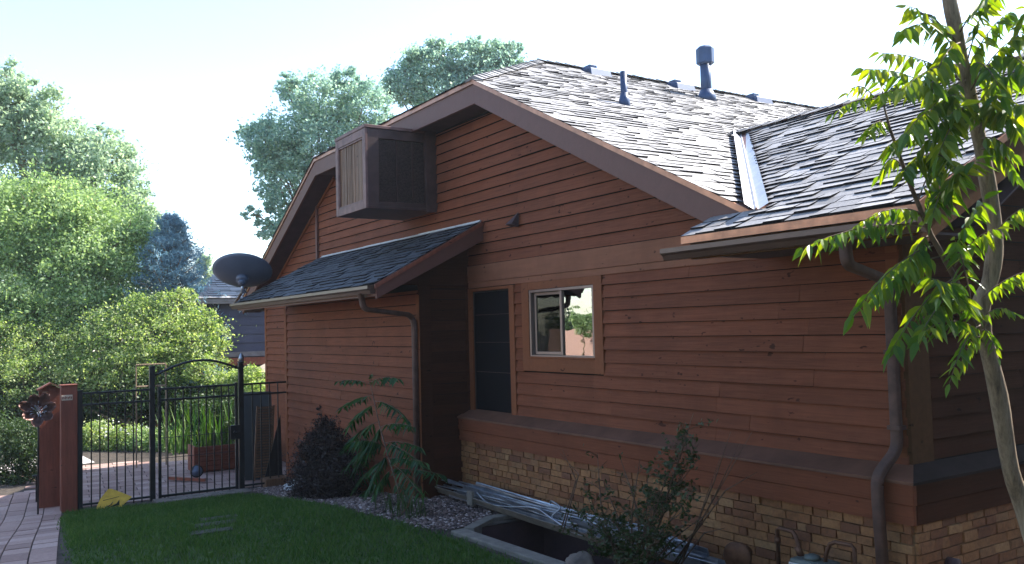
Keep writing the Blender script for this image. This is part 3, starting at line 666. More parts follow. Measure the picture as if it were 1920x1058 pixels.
mb=MB(); mb.box((-6.335,Wy+.004,1.386),(-5.894,Wy+.008,1.964)); mb.build('pane','glass',win)
mb=MB(); mb.box((-6.774,Wy+.022,1.416),(-6.392,Wy+.026,1.934)); mb.build('pane','glass_dim',win)
mb=MB()
for k in range(34): mb.prism([(-6.80,Wy+.06,1.40+k*.0168),(-6.37,Wy+.06,1.40+k*.0168),(-6.37,Wy+.075,1.411+k*.0168),(-6.80,Wy+.075,1.411+k*.0168)],(0,.001,.001))
mb.build('blind','blind',win)
mb=MB(); mb.box((-6.94,Wy+.13,1.2),(-5.7,Wy+.14,2.1)); mb.build('room_wall','blind',win)
mb=MB(); frame(mb,-7.985,-7.10,.72,2.055,.088,Wy-.026,Wy+.012,.055,.03); tw=mb.build('tall_window','trim',house,bevel=.003)
mb=MB(); frame(mb,-7.896,-7.189,.776,2.024,.014,Wy-.010,Wy+.03); 
mb.build('frame','black',tw)
mb=MB(); mb.box((-7.88,Wy+.004,.79),(-7.20,Wy+.008,2.01)); mb.build('pane','screen',tw)
mb=MB()
for z in (1.78,1.50,1.20): mb.box((-7.88,Wy+.0015,z),(-7.20,Wy+.0035,z+.003))
mb.build('screen_bar','gutter',tw)
# conduit strip, small hooded vent
mb=MB(); mb.box((-12.42,Wy-.045,2.70),(-12.36,Wy-.012,3.62)); mb.build('conduit','fascia',house,bevel=.004)
mb=MB(); mb.add([(-7.12,Wy-.02,2.62),(-6.98,Wy-.02,2.60),(-6.98,Wy-.02,2.745),(-6.98,Wy-.10,2.63),(-7.16,Wy-.06,2.64)],[(0,4,3,1),(1,3,2),(0,2,4),(4,2,3),(0,1,2)]); mb.build('hooded_vent','soffit',house)
# roof vents and pipes
def zmain(x): return AZ-.5*(x-AX)
for y in (7.39,8.95,10.6,12.36):
    mb=MB(); x=-9.30; z=zmain(x)
    mb.add([(x-.12,y-.15,z+.02),(x+.18,y-.18,z-.09),(x+.18,y+.18,z-.09),(x-.12,y+.15,z+.02),(x-.12,y-.13,z+.09),(x+.15,y-.17,z+.02),(x+.15,y+.17,z+.02),(x-.12,y+.13,z+.09)],
     [(4,5,6,7),(0,1,5,4),(1,2,6,5),(2,3,7,6),(3,0,4,7)]); mb.box((x-.14,y-.06,z+.05),(x+.0,y+.06,z+.12)); mb.build('roof_vent','ventmetal',house,bevel=.006)
def pipe(x,y,h,r,cap):
    z=zmain(x); mb=MB(); mb.tube([(x,y,z-.1),(x,y,z+h)],r,20); o=mb.build('vent_pipe','ventmetal',house,True)
    mb=MB(); mb.tube([(x,y,z-.06),(x,y,z+.05),(x,y,z+.13)],[r*1.9,r*1.6,r*1.05],20); mb.build('flashing_boot','ventmetal',o,True)
    if cap:
        mb=MB(); n=8; zz=z+h
        mb.tube([(x,y,zz-.12),(x,y,zz-.10),(x,y,zz+.10),(x,y,zz+.13)],[r*1.35,r*1.65,r*1.65,r*1.2],n); 
        mb.build('cap','ventmetal',o)
pipe(-7.12,6.06,.36,.036,False); pipe(-8.58,8.78,.60,.075,True)
# side vent pipe on the brick, far right
mb=MB(); mb.tube([(-2.92,4.74,.26),(-2.86,4.74,.26)],.035,16); mb.build('wall_vent','soffit',house,True)

# ================================================================== THINGS ON AND BY THE HOUSE
# evaporative cooler bolted under the eave
X0,X1,Y0,Y1,Z0,Z1=-9.51,-8.655,3.743,4.585,2.957,3.862
ck=thing('evaporative_cooler','boxy brown evaporative cooler mounted high on the gable under the eave','cooler',(X0/2+X1/2,Y1,Z0))
mb=MB(); p=.012
mb.box((X0+.012,Y0+.03,Z0+.01),(X1-.055,Y1,Z1-.02)); mb.build('cabinet','dark',ck)
mb=MB() # bottom pan and top
mb.box((X0+.001,Y0+.02,Z0),(X1-.003,Y1,Z0+.03)); mb.build('pan','coolerdark',ck,bevel=.004)
mb=MB(); mb.prism([(X0-.006,Y0-.006,Z1-.035),(X1+.006,Y0-.006,Z1-.035),(X1+.006,Y0-.006,Z1),(X1/2+X0/2,Y0-.006,Z1+.006),(X0-.006,Y0-.006,Z1)],(0,Y1-Y0+.006,0)); mb.build('top','coolerframe',ck,bevel=.004)
mb=MB(); frame(mb,X0,X1,Z0,Z1-.036,.075,Y0,Y0+.028,.085,.09); mb.build('front_frame','coolerframe',ck,bevel=.004)
mb=MB(); frame(mb,X0+.078,X1-.078,Z0+.088,Z1-.13,.014,Y0+.006,Y0+.03); mb.build('front_bead','coolerframe',ck)
mb=MB(); x=X0+.094
while x<X1-.10:
    w_=random.uniform(.012,.034); mb.box((x,Y0+.020+random.uniform(0,.006),Z0+.1),(x+w_-.004,Y0+.03,Z1-.14)); x+=w_
mb.build('pad','pad',ck)
mb=MB() # side panel frame facing +X
def frame_x(mb,y0,y1,z0,z1,w_,x0,x1,wb=None,wt=None):
    wb=wb or w_; wt=wt or w_
    mb.box((x0,y0,z0),(x1,y0+w_,z1)); mb.box((x0,y1-w_,z0),(x1,y1,z1)); mb.box((x0,y0+w_,z1-wt),(x1-.001,y1-w_,z1)); mb.box((x0,y0+w_,z0),(x1-.001,y1-w_,z0+wb))
frame_x(mb,Y0+.03,Y1,Z0+.03,Z1-.04,.13,X1-.05,X1-.003,.05,.10); mb.build('side_frame','coolerdark',ck,bevel=.003)
mb=MB(); mb.box((X1-.052,Y0+.15,Z0+.07),(X1-.034,Y1-.12,Z1-.12)); mb.build('side_pad','mesh',ck)
mb=MB()
for y in (Y0+.37,Y0+.56): mb.box((X1-.034,y,Z0+.08),(X1-.018,y+.014,Z1-.14))
mb.build('divider','coolerdark',ck)
mb=MB(); 
for k in range(46):
    z=Z0+.085+k*.0145
    mb.box((X1-.034,Y0+.165,z),(X1-.026,Y1-.135,z+.005))
mb.build('louvre','coolerdark',ck)
mb=MB(); mb.box((X1-.006,Y1-.13,Z0-.01),(X1+.02,Y1+.01,Z1-.01)); mb.build('wall_flange','coolerdark',ck,bevel=.003)

# satellite dish seen from behind
dc=Vector((-12.30,3.44,2.47)); dn=Vector((-.55,.28,.79)).normalized(); ds=dn.cross(Vector((0,0,1))).normalized(); du=ds.cross(dn).normalized()
base_d=Vector((-12.30,3.70,2.27)); dk=thing('satellite_dish','blue grey oval satellite dish on a bracket at the corner of the small roof','satellite dish',tuple(base_d))
mb=MB(); Rr=10; S=40; vs=[]; fs=[]
def dpt(r,a,off=0): x=r*.40*math.cos(a); y=r*.35*math.sin(a); return dc+ds*x+du*y+dn*(.085*r*r-off)
for i in range(Rr+1):
    for k in range(S): vs.append(dpt(i/Rr,2*math.pi*k/S))
for i in range(Rr):
    for k in range(S): fs.append((i*S+k,i*S+(k+1)%S,(i+1)*S+(k+1)%S,(i+1)*S+k))
mb.add(vs,fs); d_=mb.build('reflector','dish',dk,True); md_=d_.modifiers.new('s','SOLIDIFY'); md_.thickness=.006
mb=MB(); mb.tube([dpt(1.0,2*math.pi*k/48,-.002) for k in range(49)],.007,8); mb.build('rim','dish',dk,True)
mb=MB(); bk=dc-du*.06-dn*.01; mb.tube([bk-dn*.05,bk+dn*.03],.085,20); mb.tube([bk-dn*.10,bk-dn*.04],.05,16); 
mb.build('bracket','dish',dk,True)
mb=MB(); f0=dc-du*.13-dn*.09; mb.tube([f0+Vector((0,0,.06)),f0-Vector((0,0,.10)),Vector((f0.x,f0.y+.05,2.24))],.022,12); mb.build('mast','alu',dk,True)
mb=MB(); mb.box((f0.x-.07,f0.y-.02,2.145),(f0.x+.07,f0.y+.16,2.165)); o=mb.build('foot','dish',dk)
mb=MB(); mb.tube([dc-du*.34+dn*.06,dc-du*.40+dn*.4],.012,8); mb.build('feed_arm','dish',dk,True)
mb=MB(); e_=dc-du*.40+dn*.4; mb.tube([e_,e_+Vector((0,-.02,.07))],.035,12); mb.build('receiver','dish',dk,True)
mb=MB(); mb.prism([(-12.50,3.37,2.08),(-12.45,3.37,2.08),(-12.36,3.50,2.31),(-12.41,3.50,2.31)],(.0,.03,0)); o=mb.build('wood_offcut','pad'); tag(o,'short orange brown stick leaning between roof corner and satellite dish','stick')

# gas meter with pipes on the brick
gk=thing('gas_meter','grey gas meter with rusty pipe loops against the brick foundation','gas meter',(-3.75,4.33,-.05))
mb=MB(); mb.box((-3.86,4.20,-.02),(-3.60,4.36,.165)); mb.build('meter_body','meter',gk,bevel=.02)
mb=MB(); mb.tube([(-3.74,4.27,.165),(-3.74,4.27,.185),(-3.74,4.27,.195)],[.05,.045,.02],16); mb.build('meter_cap','meter',gk,True)
mb=MB(); mb.box((-3.85,4.192,.085),(-3.77,4.201,.14)); lb=mb.build('label_plate','white',gk)
mb=MB()
for r_,z in enumerate((.118,.094)):
    x=-3.842
    for k in range(6): 
        w_=random.uniform(.006,.010); mb.box((x,4.1895,z),(x+w_,4.192,z+.014)); x+=w_+.0025
mb.build('lettering','black',lb)
mb=MB(); mb.box((-3.83,4.192,.045),(-3.78,4.201,.07)); mb.build('label_plate','white',gk)
mb=MB(); mb.tube([(-4.02,4.30,-.1),(-4.02,4.30,.28),(-4.0,4.30,.295),(-3.90,4.30,.29),(-3.87,4.29,.27),(-3.84,4.28,.20),(-3.83,4.28,.15)],.013,10); mb.build('pipe','copper',gk,True)
mb=MB(); mb.tube([(-3.66,4.28,.15),(-3.65,4.28,.21),(-3.63,4.29,.27),(-3.60,4.30,.285),(-3.50,4.31,.285),(-3.48,4.31,.27),(-3.48,4.31,-.1)],.012,10); mb.build('pipe','copper',gk,True)
mb=MB(); mb.tube([(-3.855,4.28,.215),(-3.83,4.28,.16)],.02,8); mb.build('union_nut','copper',gk,True); mb=MB(); mb.tube([(-4.02,4.30,.2),(-4.02,4.30,.235)],.019,8); mb.build('union_nut','copper',gk,True)
mb=MB(); c_=Vector((-4.22,4.20,.09)); ax=Vector((.35,-1,0)).normalized()
prof_=[(0,.085),(.012,.095),(.03,.09),(.06,.05),(.10,.04),(.16,.04)]
mb.tube([c_-ax*a+ax*.0 for a,_ in prof_],[r_ for _,r_ in prof_],24); o=mb.build('pressure_regulator','copper',None,True); tag(o,'round rusty disc shaped pressure regulator left of the grey gas meter','regulator'); o.location=(.22,0,.07); gk.location=gk.location+Vector((.27,0,.08))

# window well: timber edge round a dark hole
wk=thing('window_well','grey timber edged window well sunk beside the foundation','window well',(-5.6,3.66,-.05))
mb=MB()
def beam(mb,a,b,w_,z0,z1,side=1):
    a,b=Vector((*a,0)),Vector((*b,0)); d=(b-a).normalized(); s=Vector((-d.y,d.x,0))*w_*side
    mb.prism([(a.x,a.y,z0),(b.x,b.y,z0),(b.x+s.x,b.y+s.y,z0),(a.x+s.x,a.y+s.y,z0)],(0,0,z1-z0))
beam(mb,(-6.50,3.51),(-4.55,3.57),.13,-.16,-.015); mb.build('edge_beam','concrete',wk,bevel=.008)
mb=MB(); beam(mb,(-6.55,3.66),(-6.80,4.02),.10,-.14,-.02,-1); mb.build('edge_beam','concrete',wk,bevel=.006)
mb=MB(); beam(mb,(-6.80,4.03),(-6.77,4.44),.10,-.14,-.018,-1); mb.build('edge_beam','concrete',wk,bevel=.006)
mb=MB(); beam(mb,(-4.62,3.66),(-4.60,4.44),.10,-.14,-.02,-1); mb.build('edge_beam','concrete',wk,bevel=.006)
mb=MB(); 
mb.box((WX0-.01,WY0-.01,-1.1),(WX1+.01,WY1,-1.05)); mb.box((WX0-.03,WY0-.03,-1.1),(WX1+.03,WY0-.005,-.05)); mb.box((WX0-.03,WY0,-1.1),(WX0-.004,WY1,-.05)); mb.box((WX1+.004,WY0,-1.1),(WX1+.03,WY1,-.05)); mb.box((WX0,4.475,-1.1),(WX1,4.5,-.12)); 
mb.build('well_lining','soffit',wk)
mb=MB()
for (x,y,z,r_) in ((-4.98,3.70,.0,.10),):
    import bmesh
    bm=bmesh.new(); bmesh.ops.create_icosphere(bm,subdivisions=3,radius=1)
    for v_ in bm.verts:
        q=v_.co; k=1+.12*math.sin(q.x*4+1)+.1*math.sin(q.y*5)+.08*math.sin(q.z*7+q.x*3); v_.co=Vector((x+q.x*r_*1.4*k,y+q.y*r_*k*.9,z+q.z*r_*.7*k))
    me=bpy.data.meshes.new('edging_stone'); bm.to_mesh(me); bm.free(); me.materials.append(M['stone']); me.polygons.foreach_set('use_smooth',[True]*len(me.polygons)); o=bpy.data.objects.new('edging_stone',me); C.objects.link(o)
    tag(o,'rounded grey brown stone on the window well edge below the shrub','stone')

# pile of old metal strips along the brick wall
GP='old metal strips piled along the brick wall'
def strip(a,b,w_,hh,name='metal_strip',kind='chan',m='alu',label='bent length of old bluish aluminium channel in the pile along the brick',roll=0):
    a,b=Vector(a),Vector(b); mb=MB()
    n=9; D=b-a; s=Vector((-D.y,D.x,0)).normalized(); P=[]
    ph=random.uniform(0,6); am=random.uniform(.002,.012)
    for i in range(n+1):
        f=i/n; P.append(a.lerp(b,f)+s*am*math.sin(ph+f*5)+Vector((0,0,am*math.sin(ph*2+f*7))))
    if kind=='chan':
        t=.003; pr_=[(-w_,hh),(-w_,0),(w_,0),(w_,hh),(w_-t*2,hh),(w_-t*2,t),(-w_+t*2,t),(-w_+t*2,hh)]
    elif kind=='flat': pr_=[(-w_,0),(w_,0),(w_,.006),(-w_,.006)]
    else: pr_=[(w_*math.cos(q),w_*math.sin(q)) for q in np.linspace(0,2*math.pi,9)[:-1]]
    if roll: pr_=[(x*math.cos(roll)-y*math.sin(roll),x*math.sin(roll)+y*math.cos(roll)) for x,y in pr_]
    mb.sweep(P,pr_); o=mb.build(name,m,None,kind=='rod'); return tag(o,label,'metal strip',GP)
for i,(a,b,w_,hh,k,m_n,rl) in enumerate([
  ((-7.75,4.20,.0),(-4.3,4.20,.03),.03,.05,'chan','alu',0),((-7.70,4.27,.02),(-4.2,4.27,.04),.035,.05,'chan','alu',.2),((-7.6,4.33,.05),(-4.4,4.33,.05),.03,.05,'chan','alu',-.3),
  ((-7.55,4.26,.09),(-4.35,4.25,.07),.045,.03,'chan','alu',0),((-7.45,4.34,.12),(-4.5,4.33,.09),.035,.03,'chan','alu',.4),((-7.5,4.22,.11),(-4.7,4.2,.09),.03,.03,'chan','alu',-.2),
  ((-7.35,4.30,.145),(-4.9,4.29,.12),.05,.0,'flat','alu',.15),((-8.05,4.16,.03),(-4.9,4.13,.02),.045,.0,'flat','concrete',.9)]):
    strip(a,b,w_,hh,kind=k,m=m_n,roll=rl,label=GP and 'long bent bluish aluminium strip in the pile along the brick wall')
for i in range(14):
    x0=-8.3+random.uniform(0,.7); y0=4.2+random.uniform(-.04,.1); z0=.05+random.uniform(0,.10)
    strip((x0,y0+random.uniform(-.03,.1),z0-.02),(x0+random.uniform(2.2,3.8),4.2+random.uniform(-.04,.16),random.uniform(.06,.17)),random.uniform(.005,.009),0,'metal_rod','rod','alu','thin grey metal rod or conduit lying on the pile of strips by the brick')
def cable(pts,label):
    P=[Vector(p) for p in pts]; Q=[]
    for i in range(len(P)-1):
        p0=P[max(i-1,0)];p1=P[i];p2=P[i+1];p3=P[min(i+2,len(P)-1)]
        for k in range(6):
            t=k/6; Q.append(.5*((2*p1)+(p2-p0)*t+(2*p0-5*p1+4*p2-p3)*t*t+(3*p1-p0-3*p2+p3)*t**3))
    Q.append(P[-1]); mb=MB(); mb.tube(Q,.0075,8); o=mb.build('cable','alu',None,True); tag(o,label,'cable')
cable([(-7.2,4.17,.12),(-6.95,4.14,.06),(-6.6,4.13,.08),(-6.2,4.15,.13),(-5.95,4.14,.09),(-5.6,4.13,.03),(-5.2,4.15,.06),(-4.9,4.2,.1)],'pale cable hanging in loops over the front of the metal pile')
cable([(-6.15,4.28,.16),(-6.05,4.22,.2),(-5.9,4.2,.17),(-5.95,4.16,.08),(-5.5,4.2,.1),(-5.3,4.3,.13)],'dark tangled wire lying on top of the metal pile')
mb=MB(); mb.box((-7.32,4.13,-.01),(-7.22,4.16,.12)); tag(mb.build('upright_bracket','concrete',bevel=.003),'small grey upright board end holding the metal pile','board')

# ================================================================== FENCE AND GATE
FX=-12.1; gb=-.46
def bar(name,a,b,w_,par,m='black'):
    mb=MB(); a,b=Vector(a),Vector(b)
    mb.box((min(a.x,b.x)-w_,min(a.y,b.y)-w_*(abs(b.y-a.y)<.01),min(a.z,b.z)-w_*(abs(b.z-a.z)<.01)),(max(a.x,b.x)+w_,max(a.y,b.y)+w_*(abs(b.y-a.y)<.01),max(a.z,b.z)+w_*(abs(b.z-a.z)<.01)))
    return mb.build(name,m,par,bevel=.003)
def panel(label,y0,y1,nb,posts):
    t=thing('fence_panel',label,'fence panel',(FX,(y0+y1)/2,gb),'black metal fence panels beside the gate')
    for z in (.968,.825,-.395): bar('rail',(FX,y0,z),(FX,y1,z),.013,t)
    for i in range(nb):
        y=y0+(y1-y0)*(i+1)/(nb+1); bar('picket',(FX,y,gb+.0),(FX,y,.965),.0075,t)
    for y in posts: 
        p_=bar('post',(FX,y,gb-.1),(FX,y,1.0),.028,t)
        mb=MB(); mb.box((FX-.032,y-.032,1.0),(FX+.032,y+.032,1.014)); mb.build('post_cap','black',p_)
    return t
panel('black metal fence panel between the red wooden post and the gate',1.41,2.19,7,(1.38,))
panel('short black metal fence panel between the gate and the house corner',3.39,3.98,4,())
for y,lab in ((2.22,'square black gate post on the hinge side, left of the arched gate'),(3.355,'square black gate post on the latch side carrying a pale pointed finial')):
    t=thing('gate_post',lab,'gate post',(FX,y,gb),'gate posts')
    mb=MB(); mb.box((FX-.032,y-.032,gb-.1),(FX+.032,y+.032,1.255)); mb.build('post','black',t,bevel=.004)
    mb=MB(); mb.box((FX-.037,y-.037,1.255),(FX+.037,y+.037,1.272)); mb.build('post_cap','black',t,bevel=.003)
    if y>3:
        mb=MB(); mb.tube([(FX,y+.01,1.27),(FX,y+.01,1.33),(FX,y+.01,1.37),(FX,y+.01,1.40)],[.035,.036,.022,.004],12); mb.build('finial','alu',t,True)
t=thing('garden_gate','black metal garden gate with arched top bar and latch box','gate',(FX,2.8,gb))
for y in (2.31,3.29): 
    mb=MB(); mb.box((FX-.018,y-.018,-.47),(FX+.018,y+.018,1.0)); mb.build('stile','black',t,bevel=.003)
for z,w_ in ((.968,.014),(.825,.014),(-.405,.016),(.34,.004),(.08,.004)): bar('rail',(FX+(.02 if w_<.005 else 0),2.328,z),(FX+(.02 if w_<.005 else 0),3.272,z),w_,t)
for i in range(9): bar('picket',(FX,2.31+.98*(i+1)/10,-.46),(FX,2.31+.98*(i+1)/10,.965),.0075,t)
mb=MB(); mb.tube([(FX,2.25,1.145)]+[(FX,2.25+1.08*k/16,1.145+.175*math.sin(math.pi*min(1,(k/16)*.93+.0))+.0) for k in range(1,17)],.016,10); mb.build('arched_bar','black',t,True)
mb=MB(); mb.box((FX-.01,3.20,.24),(FX+.05,3.34,.43)); mb.build('latch_box','black',t,bevel=.008)
mb=MB(); mb.tube([(FX+.05,3.25,.34),(FX+.09,3.25,.34)],.016,12); mb.tube([(FX+.085,3.25,.34),(FX+.085,3.31,.335)],.009,8); mb.build('handle','black',t,True)
mb=MB(); mb.tube([(FX,2.33,-.40),(FX,2.42,-.46)],.008,6); mb.build('brace','black',t)

# red wooden post with plaque and the board post behind it with a little gabled cap
t=thing('wooden_post','tall red stained wooden post with a small pale plaque, left end of the fence','post',(FX-.0,1.27,gb))
mb=MB(); mb.box((-12.18,1.165,-.5),(-12.02,1.345,1.075)); mb.build('post','redwood',t,bevel=.006)
mb=MB(); mb.box((-12.19,1.155,1.076),(-12.01,1.355,1.09)); mb.build('post_cap','redwood',t,bevel=.004)
mb=MB(); mb.box((-12.02,1.17,.90),(-12.012,1.29,.965)); pl=mb.build('plaque','tan',t)
mb=MB(); y=1.178
for k in range(7):
    mb.box((-12.012,y,.915+.006*(k%2)),(-12.0095,y+.009,.95-.005*((k+1)%3))); 
    if k%2==0: mb.box((-12.012,y,.93),(-12.0095,y+.014,.938))
    y+=.0155
mb.build('lettering','redwood',pl)
t=thing('board_post','red brown board post with a tiny gabled roof behind the plaque post','post',(-12.45,1.02,gb))
mb=MB(); mb.prism([(-12.45,.96,-.5),(-12.45,1.21,-.5),(-12.45,1.21,1.02),(-12.45,1.085,1.09),(-12.45,.96,1.03)],(-.05,0,0)); mb.build('board','redwood',t)
mb=MB(); mb.prism([(-12.36,1.24,1.015),(-12.36,1.085,1.095),(-12.36,1.085,1.112),(-12.36,1.245,1.032)],(-.16,0,0)); mb.build('roof_board','pad',t)
mb=MB(); mb.prism([(-12.36,.94,1.015),(-12.36,1.083,1.095),(-12.36,1.083,1.112),(-12.36,.935,1.032)],(-.16,0,0)); mb.build('roof_board','redwood',t)
mb=MB(); mb.box((-12.44,1.0,.99),(-12.38,1.06,1.0)); mb.build('perch','pad',t)
# metal flower
t=thing('metal_flower','large bronze metal flower ornament with curled petals in front of the hedge','garden ornament',(-12.0,.92,.78))
fc=Vector((-12.0,.92,.80)); fn=Vector((.93,-.1,.25)).normalized(); fs_=fn.cross(Vector((0,0,1))).normalized(); fu=fs_.cross(fn)
for k in range(7):
    a=2*math.pi*k/7+.3; d=fs_*math.cos(a)+fu*math.sin(a); e=fn.cross(d); mb=MB(); vs=[]; L_=.15*random.uniform(.85,1.15)
    for i in range(6):
        f=i/5; wd_=.066*math.sin(math.pi*(f*.85+.08))**.7; 
        for q in (-1,-.5,0,.5,1): vs.append(fc+d*(.05+L_*f)+e*wd_*q+fn*(.05*f*f*2-.03*f+.055*q*q*(1-f*.3)+.05*f*f))
    mb.add(vs,[(i*5+j,i*5+j+1,i*5+j+6,i*5+j+5) for i in range(5) for j in range(4)]); o=mb.build('petal','flowermetal',t,True); mo=o.modifiers.new('s','SOLIDIFY'); mo.thickness=.003
mb=MB()
for k in range(40):
    a=random.uniform(0,6.28); r_=random.uniform(.0,.055); p_=fc+fs_*math.cos(a)*r_+fu*math.sin(a)*r_
    mb.tube([p_,p_+fn*.05+(p_-fc)*.4,p_+fn*.07+(p_-fc)*.9],[.004,.004,.006],5)
mb.build('stamens','alu',t,True)
mb=MB(); mb.tube([fc-fn*.01,fc-fn*.04-Vector((0,0,.3)),Vector((fc.x-.05,fc.y,-.45))],.010,8); mb.build('stem','black',t,True)
# small path lamp
t=thing('path_lamp','small black path light on a short stake by the hedge','path light',(-13.0,.98,-.45))
mb=MB(); mb.box((-13.015,.965,-.5),(-12.985,.995,-.12)); mb.build('stake','black',t)
mb=MB(); mb.box((-13.03,.93,-.12),(-12.97,1.06,-.095)); mb.build('lamp_head','black',t,bevel=.004)
mb=MB(); mb.box((-13.02,1.02,-.42),(-13.0,1.035,-.12)); mb.build('side_bar','black',t)
# yellow folded floor sign lying at the foot of the fence
t=thing('yellow_floor_sign','bright yellow plastic floor sign with black figure marks slumped against the fence foot','floor sign',(-11.98,1.72,-.45))
mb=MB(); cc=[(-11.97,1.53,-.46),(-11.93,1.60,-.47),(-11.92,1.80,-.465),(-11.98,1.955,-.35),(-12.03,1.84,-.29),(-12.05,1.73,-.235),(-12.05,1.69,-.232),(-12.02,1.60,-.33)]
mb.prism(cc,(.016,0,.006)); mb.build('panel','yellow',t,bevel=.003)
mb=MB(); mb.prism([(-11.985+.03,1.62,-.352),(-11.985+.03,1.80,-.325),(-11.985+.03,1.80,-.320),(-11.985+.03,1.62,-.345)],(.004,0,0)); 
mb.prism([(-11.94,1.63,-.43),(-11.94,1.70,-.405),(-11.94,1.73,-.37),(-11.94,1.715,-.40),(-11.94,1.67,-.43)],(.02,0,0)); mb.prism([(-11.94,1.68,-.435),(-11.94,1.77,-.40),(-11.94,1.80,-.36),(-11.94,1.80,-.42),(-11.94,1.76,-.43)],(.02,0,0)); mb.build('black_marks','black',t)
# clutter behind the fence next to the house
mb=MB(); mb.prism([(-12.75,3.58,-.44),(-12.6,3.95,-.44),(-12.85,4.0,.80),(-13.0,3.62,.80)],(-.02,.01,.0)); tag(mb.build('leaning_screen','black'),'black screen leaning on the wall behind the short fence panel','screen')
t=thing('wooden_shutter','tan slatted wooden shutter leaning behind the short fence panel','shutter',(-12.5,3.8,-.44))
for (y0,y1) in ((3.60,3.625),(3.835,3.86)):
    mb=MB(); mb.prism([(-12.40,y0,-.40),(-12.40,y1,-.40),(-12.55,y1+.10,.62),(-12.55,y0+.10,.62)],(-.02,0,0)); mb.build('stile','pad',t)
mb=MB()
for k in range(26):
    f=(k+.5)/26; z=-.38+.98*f; x=-12.405-.145*f; y=3.625+.10*f; mb.box((x-.012,y,z),(x+.004,y+.21,z+.026))
mb.build('slats','pad',t)
mb=MB(); mb.prism([(-12.3,3.70,-.46),(-12.3,3.98,-.46),(-12.42,4.0,.50)],(-.012,0,0)); tag(mb.build('dark_board','black'),'dark triangular panel propped against the house corner','panel')
mb=MB(); mb.box((-12.28,3.66,-.47),(-12.02,3.99,-.34)); tag(mb.build('wooden_block','pad',bevel=.01),'short pale timber block on the ground at the house corner','timber')
t=thing('planter_box','reddish slatted wooden planter box on the patio behind the gate','planter',(-14.2,3.6,-.45))
for k in range(5):
    mb=MB(); mb.box((-13.9,3.15,-.40+k*.075),(-13.88,4.3,-.34+k*.075)); mb.build('slat','redwood',t,bevel=.003)
mb=MB(); mb.box((-14.3,3.14,-.42),(-13.885,3.165,-.03)); mb.box((-14.3,3.165,-.42),(-13.9,4.3,-.10)); mb.build('box_side','redwood',t)
t=thing('solar_light','round solar garden light with a pale disc in front of the planter','garden light',(-13.3,3.02,-.45))
mb=MB(); mb.tube([(-13.28,3.04,-.31),(-13.25,3.03,-.305)],.075,24); mb.build('disc','dish',t,True)
mb=MB(); mb.tube([(-13.30,3.04,-.31),(-13.27,3.04,-.31)],.09,24); mb.build('rim','black',t,True)
mb=MB(); mb.tube([(-13.3,3.04,-.45),(-13.3,3.04,-.36)],.02,8); mb.build('stand','black',t)
mb=MB(); mb.prism([(-13.55,2.72,-.42),(-13.0,3.1,-.42),(-13.0,3.1,-.38),(-13.55,2.72,-.38)],(.05,-.03,0)); tag(mb.build('loose_board','redwood'),'loose red board lying on the patio by the planter','board')
mb=MB(); P_=[(-11.0+random.uniform(-.0,.0),3.75,-.33)]
# white landscape fabric by the barberry
mb=MB(); K=12; vs=[]
for i in range(K+1):
    for j in range(7):
        vs.append((-11.35+.75*i/K+.02*math.sin(i*3+j),3.66+.05*j+.02*math.sin(i*2.1),gz(-11)+.02+.05*j*.55+.025*math.sin(i*1.7+j*2.4)))
mb.add(vs,[(i*7+j,i*7+j+1,i*7+j+8,i*7+j+7) for i in range(K) for j in range(6)]); tag(mb.build('plastic_sheet','white',None,True),'crumpled whitish plastic sheet beside the dark barberry bush','plastic sheet')

# ================================================================== NEIGHBOURING THINGS
t=thing('neighbour_house','dark blue grey neighbouring house with a pale shingle roof','house',(-20.5,6.5,-.45))
mb=MB(); siding(mb,(-20.2,0,0),(0,1,0),(1,0,0),1.25,2.42,.20,lambda z:(4.9,12)); mb.build('wall','blue',t)
mb=MB(); mb.box((-24,4.9,-.6),(-20.22,12,2.4)); mb.build('wall_core','blue',t)
mb=MB(); mb.box((-20.0,4.6,2.34),(-19.96,12.3,2.47)); mb.box((-20.2,4.9,1.14),(-20.17,12,1.25)); mb.build('fascia','palefascia',t)
mb=MB(); rv=Vector((-3.0,0,1.15)); shingles(mb,(-19.93,0,2.46),(0,1,0),rv,Vector((1.15,0,3.0)),0,rv.length,.16,lambda v:(4.55+.45*v,12.3),.22,.4,.012); mb.build('roof','shingle',t)
mb=MB(); mb.prism([(-19.95,4.6,2.44),(-22.9,6.0,3.57),(-22.9,12.3,3.57),(-19.95,12.3,2.44)],(0,0,-.05)); mb.build('roof_deck','palefascia',t)
mb=MB(); mb.box((-20.15,4.9,.95),(-20.05,12,1.12)); mb.build('deck_rail','redwood',t)
t=thing('patio_umbrella','beige patio umbrella in front of the neighbouring dark wall','umbrella',(-18.4,6.1,-.45))
mb=MB(); mb.tube([(-18.4,6.15,.86),(-18.4,6.15,1.05),(-18.4,6.15,1.22)],[.85,.45,.03],10); mb.build('canopy','tan',t)
mb=MB(); mb.tube([(-18.4,6.15,-.45),(-18.4,6.15,1.0)],.025,8); mb.build('pole','black',t)
mb=MB(); 
t=thing('board_fence','dark weathered board fence behind the flower bed','fence',(-21,1,-.45))
for k in range(44):
    mb=MB(); y=-4+k*.2; mb.box((-21.3,y,-.5),(-21.27,y+.185,1.0+random.uniform(-.01,.01))); mb.build('board','siding_side',t)
t=thing('trellis','thin wooden garden trellis arch behind the gate','trellis',(-15.2,2.75,-.45))
for y in (2.55,3.0):
    mb=MB(); mb.tube([(-15.2,y,-.45),(-15.2,y,1.2)],.012,6); mb.build('upright','bark',t)
mb=MB(); mb.tube([(-15.2,2.55,1.2),(-15.2,3.0,1.2)],.014,6); mb.build('crossbar','bark',t)
